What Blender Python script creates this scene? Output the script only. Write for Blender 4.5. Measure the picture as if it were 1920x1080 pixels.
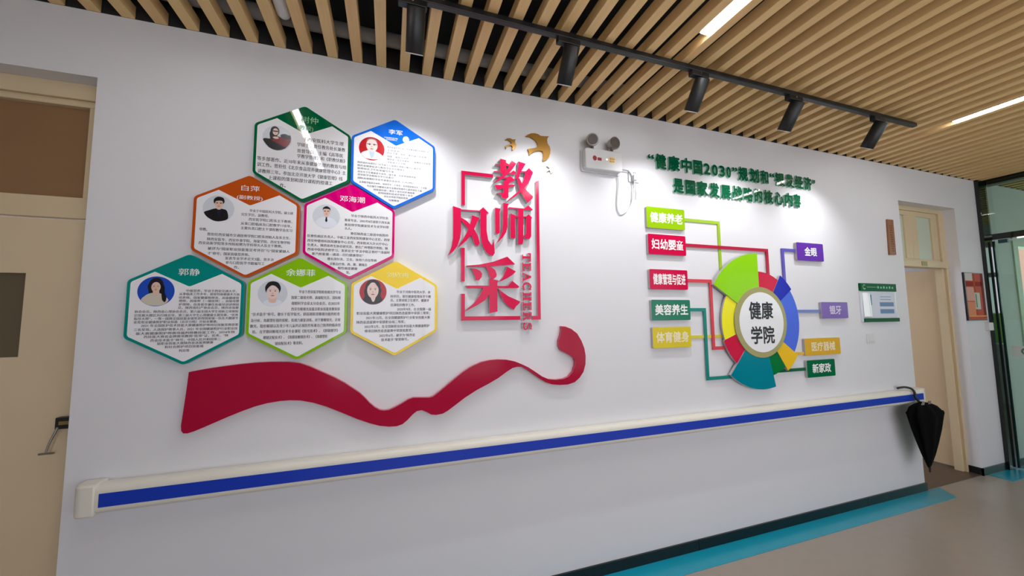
import bpy, bmesh, math, random
from mathutils import Vector, Matrix
S = bpy.context.scene
C = S.collection
for o in list(bpy.data.objects): bpy.data.objects.remove(o)
random.seed(7)
PI = math.pi
D = 2.08            # the display wall stands 2.08 m in front of the camera
CEIL = 2.944        # underside of the timber slats

# ---------------------------------------------------------------- camera
yaw, pit, rol = (math.radians(a) for a in (18.483, 4.586, -0.5587))
fw = Vector((math.sin(yaw)*math.cos(pit), math.cos(yaw)*math.cos(pit), math.sin(pit)))
r0 = Vector((math.cos(yaw), -math.sin(yaw), 0)); u0 = r0.cross(fw)
rt = r0*math.cos(rol)+u0*math.sin(rol); up = u0*math.cos(rol)-r0*math.sin(rol)
cam = bpy.data.cameras.new('camera'); co = bpy.data.objects.new('camera', cam); C.objects.link(co)
m = Matrix((rt, up, -fw)).transposed().to_4x4(); m.translation = (0, 0, 1.55)
co.matrix_world = m
cam.sensor_width = 36; cam.lens = 696.4/1920*36; cam.clip_start = .05
S.camera = co

# ---------------------------------------------------------------- world, exposure
S.view_settings.view_transform = 'Standard'; S.view_settings.look = 'None'
S.view_settings.gamma = 1; S.view_settings.use_curve_mapping = False
S.view_settings.exposure = 1.0
w = bpy.data.worlds.new('overcast'); S.world = w; w.use_nodes = True
nt = w.node_tree; bg = nt.nodes['Background']; tc = nt.nodes.new('ShaderNodeTexCoord')
sp = nt.nodes.new('ShaderNodeSeparateXYZ'); cr = nt.nodes.new('ShaderNodeValToRGB')
nt.links.new(tc.outputs['Generated'], sp.inputs[0])
mp = nt.nodes.new('ShaderNodeMapRange'); mp.inputs[1].default_value = -.3; mp.inputs[2].default_value = .5
nt.links.new(sp.outputs[2], mp.inputs[0]); nt.links.new(mp.outputs[0], cr.inputs[0]); nt.links.new(cr.outputs[0], bg.inputs[0])
cr.color_ramp.elements[0].position = .30; cr.color_ramp.elements[0].color = (1.0, 1.0, 1.06, 1)
cr.color_ramp.elements[1].position = .48; cr.color_ramp.elements[1].color = (.88, .90, 1.0, 1)
bg.inputs[1].default_value = 1.35

# ---------------------------------------------------------------- materials
def srgb(c):
    return tuple((v/255/12.92 if v <= 10 else ((v/255+.055)/1.055)**2.4) for v in c)
def mat(name, rgb, rough=.5, gain=1.0, coat=0, metal=0, noise=0, nscale=30, stretch=(1,1,1), rand=0, spec=.5, bump=0):
    ma = bpy.data.materials.new(name); ma.use_nodes = True
    n = ma.node_tree; b = n.nodes['Principled BSDF']
    c = tuple(min(.90, v*gain) for v in srgb(rgb))+(1,)
    b.inputs['Base Color'].default_value = c; b.inputs['Roughness'].default_value = rough
    b.inputs['Metallic'].default_value = metal; b.inputs['Specular IOR Level'].default_value = spec
    if coat: b.inputs['Coat Weight'].default_value = coat; b.inputs['Coat Roughness'].default_value = .02
    if noise or bump:
        t = n.nodes.new('ShaderNodeTexCoord'); mpn = n.nodes.new('ShaderNodeMapping'); mpn.inputs['Scale'].default_value = stretch
        nz = n.nodes.new('ShaderNodeTexNoise'); nz.inputs['Scale'].default_value = nscale; nz.inputs['Detail'].default_value = 4
        n.links.new(t.outputs['Object'], mpn.inputs[0]); n.links.new(mpn.outputs[0], nz.inputs['Vector'])
        if noise:
            mx = n.nodes.new('ShaderNodeMix'); mx.data_type = 'RGBA'
            mx.inputs[6].default_value = tuple(v*(1-noise) for v in c[:3])+(1,); mx.inputs[7].default_value = tuple(min(.9, v*(1+noise)) for v in c[:3])+(1,)
            n.links.new(nz.outputs[0], mx.inputs[0])
            if rand:
                oi = n.nodes.new('ShaderNodeObjectInfo'); ad = n.nodes.new('ShaderNodeMath'); ad.operation = 'MULTIPLY_ADD'
                ad.inputs[1].default_value = rand; ad.inputs[2].default_value = -rand/2
                a2 = n.nodes.new('ShaderNodeMath'); a2.use_clamp = True
                n.links.new(oi.outputs['Random'], ad.inputs[0]); n.links.new(ad.outputs[0], a2.inputs[0]); n.links.new(nz.outputs[0], a2.inputs[1]); n.links.new(a2.outputs[0], mx.inputs[0])
            n.links.new(mx.outputs[2], b.inputs['Base Color'])
        if bump:
            bp = n.nodes.new('ShaderNodeBump'); bp.inputs['Strength'].default_value = bump; bp.inputs['Distance'].default_value = .002
            n.links.new(nz.outputs[0], bp.inputs['Height']); n.links.new(bp.outputs[0], b.inputs['Normal'])
    return ma
def emis(name, rgb, strength):
    ma = bpy.data.materials.new(name); ma.use_nodes = True; b = ma.node_tree.nodes['Principled BSDF']
    b.inputs['Base Color'].default_value = (.8,.8,.8,1); b.inputs['Emission Color'].default_value = rgb+(1,); b.inputs['Emission Strength'].default_value = strength
    return ma
def glass(name, tint, gloss=1.0):
    ma = bpy.data.materials.new(name); ma.use_nodes = True; n = ma.node_tree; n.nodes.clear()
    o = n.nodes.new('ShaderNodeOutputMaterial'); mx = n.nodes.new('ShaderNodeMixShader'); tr = n.nodes.new('ShaderNodeBsdfTransparent'); gl = n.nodes.new('ShaderNodeBsdfGlossy')
    fr = n.nodes.new('ShaderNodeFresnel'); fr.inputs[0].default_value = 1.45
    tr.inputs[0].default_value = tint+(1,); gl.inputs[0].default_value = (gloss,)*3+(1,); gl.inputs['Roughness'].default_value = .01
    n.links.new(fr.outputs[0], mx.inputs[0]); n.links.new(tr.outputs[0], mx.inputs[1]); n.links.new(gl.outputs[0], mx.inputs[2]); n.links.new(mx.outputs[0], o.inputs[0])
    return ma

# ---------------------------------------------------------------- mesh helpers
def obj(name, bm, mats, parent=None, smooth=False, bevel=0, seg=2):
    if not isinstance(mats, (list, tuple)): mats = [mats]
    bmesh.ops.recalc_face_normals(bm, faces=bm.faces)
    me = bpy.data.meshes.new(name); bm.to_mesh(me); bm.free()
    for k in mats: me.materials.append(k)
    if smooth:
        me.polygons.foreach_set('use_smooth', [True]*len(me.polygons))
        try: me.set_sharp_from_angle(angle=math.radians(38))
        except Exception: pass
    o = bpy.data.objects.new(name, me); C.objects.link(o)
    if parent: o.parent = parent
    if bevel:
        b = o.modifiers.new('bevel', 'BEVEL'); b.width = bevel; b.segments = seg; b.limit_method = 'ANGLE'; b.angle_limit = math.radians(40)
    return o
def tag(o, label, cat, group=None, kind=None):
    o['label'] = label; o['category'] = cat
    if group: o['group'] = group
    if kind: o['kind'] = kind
    return o
def thing(name, label, cat, group=None):
    o = bpy.data.objects.new(name, None); C.objects.link(o); o.empty_display_size = .05
    return tag(o, label, cat, group)
def struct(o):
    o['kind'] = 'structure'; return o
def root(name):
    o = bpy.data.objects.new(name, None); C.objects.link(o); o['kind'] = 'structure'; return o
def box(bm, x0, x1, y0, y1, z0, z1, mi=0):
    v = [bm.verts.new(p) for p in ((x0,y0,z0),(x1,y0,z0),(x1,y1,z0),(x0,y1,z0),(x0,y0,z1),(x1,y0,z1),(x1,y1,z1),(x0,y1,z1))]
    for f in ((0,3,2,1),(4,5,6,7),(0,1,5,4),(1,2,6,5),(2,3,7,6),(3,0,4,7)): bm.faces.new([v[i] for i in f]).material_index = mi
    return bm
def B(*a): return box(bmesh.new(), *a)
def prism(bm, pts, d0, d1, mf=0, ms=None):
    """outline (X, Z) on the wall, from d0 to d1 metres in front of it"""
    ms = mf if ms is None else ms
    a = [bm.verts.new((x, D-d1, z)) for x, z in pts]; b = [bm.verts.new((x, D-d0, z)) for x, z in pts]
    bm.faces.new(a).material_index = mf; bm.faces.new(b[::-1]).material_index = ms
    n = len(pts)
    for i in range(n): bm.faces.new((a[i], b[i], b[(i+1) % n], a[(i+1) % n])).material_index = ms
    return bm
def flat(bm, pts, d, mi=0):
    bm.faces.new([bm.verts.new((x, D-d, z)) for x, z in pts]).material_index = mi; return bm
def rrect(x0, x1, z0, z1, r=.008, n=4):
    p = []
    for cx, cz, a in ((x1-r,z0+r,-90),(x1-r,z1-r,0),(x0+r,z1-r,90),(x0+r,z0+r,180)):
        for i in range(n+1): t = math.radians(a+90*i/n); p.append((cx+r*math.cos(t), cz+r*math.sin(t)))
    return p
def rpoly(pts, r, n=5):
    """polygon with rounded corners"""
    out = []; N = len(pts)
    for i in range(N):
        p = Vector(pts[i]); a = (Vector(pts[i-1])-p).normalized(); b = (Vector(pts[(i+1) % N])-p).normalized()
        rr = r[i] if isinstance(r, (list, tuple)) else r
        if rr <= 0: out.append(tuple(p)); continue
        h = a.angle(b)/2; d = rr/math.tan(h); c = p+(a+b).normalized()*(rr/math.sin(h)); s, e = p+a*d-c, p+b*d-c
        a0 = math.atan2(s.y, s.x); da = (math.atan2(e.y, e.x)-a0+PI) % (2*PI)-PI
        for k in range(n+1): t = a0+da*k/n; out.append((c.x+rr*math.cos(t), c.y+rr*math.sin(t)))
    return out
def ell(cx, cz, rx, rz, n=40, a0=0, a1=360):
    full = abs(a1-a0) >= 360
    return [(cx+rx*math.cos(math.radians(a0+(a1-a0)*i/(n if full else n-1))), cz+rz*math.sin(math.radians(a0+(a1-a0)*i/(n if full else n-1)))) for i in range(n)]
def tube(bm, pts, r, n=10, mi=0, cap=True):
    pts = [Vector(p) for p in pts]; rings = []
    rs = r if isinstance(r, (list, tuple)) else [r]*len(pts)
    ref = None
    for i, p in enumerate(pts):
        t = (pts[min(i+1, len(pts)-1)]-pts[max(i-1, 0)]).normalized()
        if ref is None: ref = t.orthogonal().normalized()
        ref = (ref-t*ref.dot(t)).normalized(); s = t.cross(ref)
        rings.append([bm.verts.new(p+(ref*math.cos(2*PI*k/n)+s*math.sin(2*PI*k/n))*rs[i]) for k in range(n)])
    for a, b in zip(rings, rings[1:]):
        for k in range(n): bm.faces.new((a[k], a[(k+1) % n], b[(k+1) % n], b[k])).material_index = mi
    if cap:
        bm.faces.new(rings[0][::-1]).material_index = mi; bm.faces.new(rings[-1]).material_index = mi
    return bm
def smooth_path(pts, k=8):
    P = [Vector(p) for p in pts]; P = [P[0]*2-P[1]]+P+[P[-1]*2-P[-2]]; out = []
    for i in range(1, len(P)-2):
        a, b, c, d = P[i-1:i+3]
        for j in range(k):
            t = j/k; out.append(.5*((2*b)+(c-a)*t+(2*a-5*b+4*c-d)*t*t+(3*b-a-3*c+d)*t**3))
    out.append(P[-2]); return out
_fc = {}
def glyphs(text, bold=0.0, res=3, ext=0):
    """outline of a run of characters: vertices, faces and the x extent, em = 1"""
    key = (text, bold, res, ext)
    if key in _fc: return _fc[key]
    c = bpy.data.curves.new('run', 'FONT'); c.body = text; c.offset = bold; c.resolution_u = res; c.extrude = ext
    o = bpy.data.objects.new('run', c); C.objects.link(o)
    me = bpy.data.meshes.new_from_object(o.evaluated_get(bpy.context.evaluated_depsgraph_get()))
    vs = [tuple(v.co) for v in me.vertices]; fs = [tuple(p.vertices) for p in me.polygons]; ns = [p.normal.z for p in me.polygons]
    bpy.data.objects.remove(o); bpy.data.curves.remove(c); bpy.data.meshes.remove(me)
    xs = [v[0] for v in vs]
    _fc[key] = (vs, fs, ns, min(xs), max(xs)); return _fc[key]
ys = [v[1] for v in glyphs('国')[0]]; EM0, EM1 = min(ys), max(ys)
def _shifts(bold):
    if bold <= 0: return [(0, 0)]
    if bold < .02: return [(-bold, 0), (bold, 0)]
    return [(0, 0)]+[(bold*math.cos(k*PI/4), bold*math.sin(k*PI/4)) for k in range(8)]
def write(bm, text, x0, x1, zc, h, d, bold=0.0, res=3, mi=0):
    """flat lettering fitted from x0 to x1, centred on height zc, h tall, d metres off the wall"""
    vs, fs, ns, a, b = glyphs(text, 0, res)
    kx = (x1-x0)/(b-a); kz = h/(EM1-EM0); mid = (EM0+EM1)/2
    for i, (sx, sz) in enumerate(_shifts(bold)):
        nv = [bm.verts.new((x0+(v[0]-a+sx)*kx, D-d-.00004*i, zc+(v[1]-mid+sz)*kz)) for v in vs]
        for f in fs:
            try: bm.faces.new([nv[i] for i in f]).material_index = mi
            except ValueError: pass
    return bm
def write3d(bm, text, x0, x1, zc, h, d0, d1, bold=0.0, res=3):
    vs, fs, ns, a, b = glyphs(text, 0, res, .05)
    kx = (x1-x0)/(b-a+2*bold); kz = h/(EM1-EM0); mid = (EM0+EM1)/2
    for i, (sx, sz) in enumerate(_shifts(bold)):
        nv = [bm.verts.new((x0+(v[0]-a+bold+sx)*kx, D-((d1+.00008*i) if v[2] > 0 else d0), zc+(v[1]-mid+sz)*kz)) for v in vs]
        for f, n in zip(fs, ns):
            try: bm.faces.new([nv[i] for i in f]).material_index = 0 if n > .5 else 1
            except ValueError: pass
    return bm

# traced outlines and lettering positions, metres on the wall (X, Z)
RIBBON = [(-0.8396,1.322),(-0.7828,1.332),(-0.7197,1.34),(-0.655,1.3471),(-0.5886,1.3517),(-0.5204,1.3524),(-0.4504,1.3484),(-0.4001,1.3401),(-0.359,1.3232),(-0.3029,1.2935),(-0.2458,1.2629),(-0.1993,1.2333),(-0.1599,1.2039),(-0.1281,1.1788),(-0.104,1.1542),(-0.0796,1.1252),(-0.0552,1.1024),(-0.0308,1.0869),(-0.0104,1.0818),(0.0141,1.0831),(0.0427,1.0942),(0.0758,1.1106),(0.1093,1.1294),(0.1347,1.1361),(0.1735,1.1332),(0.2171,1.1299),(0.2346,1.1329),(0.27,1.1568),(0.3148,1.1916),(0.3605,1.227),(0.4022,1.2564),(0.4331,1.2752),(0.4549,1.2856),(0.5028,1.3041),(0.5515,1.3122),(0.6009,1.3142),(0.651,1.3101),(0.7017,1.2983),(0.7427,1.281),(0.7842,1.2606),(0.8259,1.2333),(0.8681,1.2042),(0.9108,1.1845),(0.9599,1.1786),(1.0098,1.181),(1.0436,1.1915),(1.0726,1.2199),(1.0878,1.2543),(1.0913,1.2794),(1.0833,1.3),(1.0637,1.316),(1.0246,1.3352),(0.9914,1.354),(0.9797,1.3795),(0.9814,1.4095),(0.9933,1.4394),(1.0007,1.4696),(1.0001,1.4959),(1.0283,1.4934),(1.0678,1.4785),(1.1073,1.4495),(1.1351,1.4051),(1.1542,1.3584),(1.1616,1.312),(1.159,1.261),(1.1443,1.216),(1.1174,1.1821),(1.0824,1.1566),(1.0369,1.146),(0.9812,1.1467),(0.932,1.1538),(0.8943,1.167),(0.8571,1.1902),(0.8151,1.2193),(0.7735,1.2482),(0.7425,1.2656),(0.7168,1.2679),(0.686,1.2623),(0.6504,1.2428),(0.6002,1.2104),(0.5411,1.1814),(0.4737,1.1515),(0.4077,1.1154),(0.357,1.0812),(0.3154,1.0537),(0.2885,1.0406),(0.253,1.0372),(0.2265,1.0417),(0.2045,1.0567),(0.1784,1.069),(0.1526,1.0656),(0.1314,1.0502),(0.1063,1.0247),(0.0814,1.0058),(0.0524,0.9981),(0.0154,0.9997),(-0.0294,1.0083),(-0.0776,1.0254),(-0.141,1.0541),(-0.2111,1.091),(-0.2796,1.1252),(-0.3355,1.1477),(-0.3909,1.1628),(-0.4372,1.1676),(-0.4792,1.167),(-0.5306,1.1614),(-0.5808,1.1501),(-0.6298,1.1334),(-0.6778,1.1151),(-0.7247,1.0953),(-0.7708,1.0759),(-0.8071,1.0614),(-0.8311,1.0548),(-0.8463,1.0564),(-0.8544,1.068),(-0.8564,1.0898),(-0.8531,1.1328),(-0.8484,1.1905),(-0.8438,1.2523)]
BIRDS = [[(0.7897,2.6674),(0.8062,2.681),(0.8293,2.6925),(0.8525,2.6961),(0.8724,2.6937),(0.8923,2.6845),(0.9192,2.6869),(0.9498,2.6906),(0.9394,2.6803),(0.934,2.665),(0.937,2.6429),(0.9502,2.6254),(0.9556,2.6069),(0.9544,2.581),(0.9437,2.5539),(0.9265,2.5356),(0.9045,2.5226),(0.9012,2.5276),(0.9066,2.549),(0.9064,2.5713),(0.9006,2.5864),(0.8806,2.5885),(0.854,2.5816),(0.8307,2.5674),(0.8124,2.5492),(0.8105,2.5709),(0.8016,2.5871),(0.8213,2.5929),(0.8477,2.5998),(0.8677,2.609),(0.8712,2.6206),(0.8648,2.6388),(0.8518,2.6529),(0.8354,2.6616),(0.8191,2.6677)],[(0.6567,2.6241),(0.6709,2.6362),(0.6899,2.6393),(0.7025,2.634),(0.7264,2.6375),(0.7199,2.6287),(0.7214,2.6149),(0.7282,2.6003),(0.7242,2.5841),(0.7145,2.5734),(0.7034,2.5656),(0.7019,2.5747),(0.7036,2.5874),(0.6958,2.5956),(0.6799,2.5903),(0.6704,2.5812),(0.6625,2.5693),(0.6595,2.5843),(0.6658,2.5914),(0.68,2.598),(0.6958,2.6034),(0.6975,2.6114),(0.6897,2.6212),(0.674,2.6267)],[(0.9291,2.4945),(0.9445,2.5034),(0.9631,2.5019),(0.9749,2.4986),(0.9696,2.4883),(0.9727,2.4743),(0.9656,2.4591),(0.9553,2.4515),(0.9538,2.4609),(0.9505,2.4684),(0.9387,2.467),(0.9302,2.4596),(0.9321,2.471),(0.9473,2.4776),(0.9475,2.4856),(0.9392,2.491)]]
BIG = {'教': [[(0.6209,2.4957),(0.6565,2.492),(0.6558,2.4133),(0.6353,2.3943),(0.6203,2.4207)],[(0.5904,2.4602),(0.6206,2.4607),(0.6563,2.4769),(0.6836,2.4635),(0.6766,2.456),(0.5904,2.4553)],[(0.5818,2.4161),(0.6831,2.4158),(0.7039,2.4341),(0.7193,2.4208),(0.7105,2.4096),(0.683,2.4081),(0.5817,2.4105)],[(0.6925,2.4933),(0.721,2.4783),(0.6971,2.4417),(0.6625,2.4041),(0.6284,2.3736),(0.5947,2.35),(0.5747,2.3373),(0.6116,2.375),(0.6421,2.4034),(0.6628,2.4342),(0.6784,2.4663)],[(0.5949,2.3837),(0.6623,2.3857),(0.6788,2.3966),(0.7136,2.3764),(0.6756,2.3522),(0.6704,2.3417),(0.6382,2.3382),(0.6383,2.3581),(0.6622,2.3757),(0.5949,2.3784)],[(0.6383,2.3564),(0.6706,2.365),(0.6697,2.2653),(0.6543,2.2539),(0.6308,2.2567),(0.6226,2.2772),(0.5976,2.283),(0.6378,2.2886)],[(0.5846,2.3309),(0.7168,2.3466),(0.7028,2.3334),(0.6703,2.325),(0.638,2.3167),(0.5977,2.3027)],[(0.734,2.4935),(0.7813,2.4842),(0.7633,2.4531),(0.7454,2.4238),(0.7381,2.3926),(0.7137,2.3815),(0.7245,2.4214),(0.7319,2.4594)],[(0.7455,2.4333),(0.7806,2.4365),(0.8022,2.4595),(0.8285,2.4353),(0.8141,2.4217),(0.777,2.4275),(0.7455,2.4279)],[(0.777,2.4241),(0.8022,2.4595),(0.8285,2.4353),(0.8119,2.3941),(0.7955,2.3618),(0.7722,2.3306),(0.7439,2.3025),(0.7125,2.2761),(0.6815,2.2532),(0.6593,2.2363),(0.661,2.243),(0.6884,2.2671),(0.7162,2.2931),(0.7424,2.3174),(0.7532,2.3505),(0.7676,2.3824)],[(0.7241,2.3877),(0.7398,2.3894),(0.7551,2.3574),(0.7826,2.3199),(0.8262,2.2837),(0.8189,2.2677),(0.7992,2.2508),(0.7903,2.2415),(0.7645,2.2744),(0.744,2.3092),(0.7306,2.3514)]],'风': [[(0.3395,2.183),(0.3851,2.1722),(0.3859,2.045),(0.3803,2.0005),(0.3652,1.9556),(0.3453,1.9277),(0.3222,1.9066),(0.3123,1.8978),(0.3205,1.9182),(0.3319,1.9505),(0.3401,1.9981),(0.3408,2.0962)],[(0.3834,2.168),(0.4921,2.1695),(0.515,2.1914),(0.5486,2.1591),(0.5343,2.1555),(0.4991,2.1631),(0.3834,2.1604)],[(0.4991,2.1656),(0.535,2.158),(0.5346,2.0548),(0.5442,1.9997),(0.5654,1.9696),(0.5755,1.9946),(0.5791,2.0087),(0.5797,1.9774),(0.5829,1.9253),(0.5721,1.9092),(0.5509,1.9117),(0.5298,1.9298),(0.5089,1.9701),(0.4986,2.0213),(0.496,2.0904)],[(0.3859,2.1201),(0.4158,2.1053),(0.4398,2.0829),(0.4639,2.0553),(0.4847,2.017),(0.4943,1.9796),(0.4845,1.9619),(0.4655,1.9661),(0.4535,2.0048),(0.4398,2.0348),(0.4227,2.0611),(0.3988,2.0903),(0.3859,2.1047)],[(0.4485,2.1388),(0.4937,2.1268),(0.4814,2.1067),(0.4605,2.0568),(0.4432,2.0213),(0.4158,1.9889),(0.3887,1.9637),(0.3653,1.9455),(0.3921,1.9876),(0.4192,2.0369),(0.4347,2.0757),(0.4433,2.1073)]],'师': [[(0.5864,2.1944),(0.6213,2.1925),(0.6145,2.1739),(0.6135,2.0474),(0.6019,2.0386),(0.5871,2.0425)],[(0.6366,2.2282),(0.6703,2.2253),(0.6651,2.211),(0.663,2.0864),(0.6519,2.0499),(0.6316,2.0195),(0.5933,1.9819),(0.615,2.0217),(0.6286,2.0581),(0.6339,2.0974)],[(0.6718,2.205),(0.7282,2.2049),(0.7698,2.2052),(0.7946,2.2274),(0.8242,2.2031),(0.8188,2.1976),(0.6718,2.1968)],[(0.7282,2.2039),(0.7628,2.2046),(0.7603,2.0074),(0.7548,1.9858),(0.7257,1.9842)],[(0.6817,2.168),(0.7139,2.1574),(0.7096,2.1356),(0.7108,2.0307),(0.7073,2.0191),(0.6802,2.0191),(0.6793,2.1006)],[(0.7088,2.157),(0.7276,2.1552),(0.7831,2.1579),(0.783,2.1512),(0.7276,2.1476),(0.7087,2.1481)],[(0.7814,2.1578),(0.7956,2.1722),(0.8175,2.1539),(0.8126,2.1368),(0.8112,2.0385),(0.8004,2.0203),(0.7778,2.02),(0.7675,2.0276),(0.7677,2.0441),(0.7788,2.0481)]],'采': [[(0.4192,1.8465),(0.4912,1.855),(0.5731,1.8741),(0.6594,1.9081),(0.7073,1.8649),(0.6568,1.859),(0.5236,1.8422),(0.467,1.843),(0.4232,1.8399)],[(0.445,1.8336),(0.475,1.8286),(0.4951,1.8194),(0.5072,1.8038),(0.5051,1.7839),(0.4909,1.7658),(0.4669,1.7652),(0.4649,1.7868),(0.453,1.818)],[(0.5297,1.8444),(0.5646,1.8416),(0.5852,1.8262),(0.5942,1.8023),(0.5912,1.7861),(0.5766,1.7758),(0.556,1.7753),(0.55,1.7931),(0.5419,1.8208)],[(0.6567,1.8488),(0.712,1.822),(0.6903,1.8009),(0.6561,1.7797),(0.6139,1.7594),(0.6098,1.7625),(0.6309,1.7872),(0.648,1.8241)],[(0.4133,1.7328),(0.5476,1.7352),(0.6054,1.7343),(0.6599,1.7345),(0.6878,1.7662),(0.7325,1.7325),(0.7238,1.7242),(0.597,1.7229),(0.4232,1.7193)],[(0.5478,1.7751),(0.6035,1.7664),(0.5972,1.7462),(0.5969,1.5868),(0.5489,1.5772)],[(0.515,1.7228),(0.5517,1.7254),(0.5474,1.6817),(0.5228,1.6499),(0.4825,1.6262),(0.4231,1.5952),(0.4083,1.5856),(0.4173,1.5991),(0.4587,1.634),(0.4907,1.6772)],[(0.6032,1.7182),(0.6218,1.7025),(0.6636,1.6748),(0.7371,1.645),(0.727,1.6308),(0.7097,1.6166),(0.6967,1.5965),(0.6672,1.6126),(0.6381,1.6405),(0.6175,1.6764)]]}
HX1 = [1.688,1.751,1.858,1.977,2.085,2.182,2.257,2.329,2.398,2.457,2.517,2.629,2.745,2.846,2.906,3.023,3.126,3.236,3.337,3.38]
HX2 = [1.897,2.003,2.107,2.223,2.333,2.445,2.56,2.668,2.768,2.881,2.997,3.099,3.194]
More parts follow.
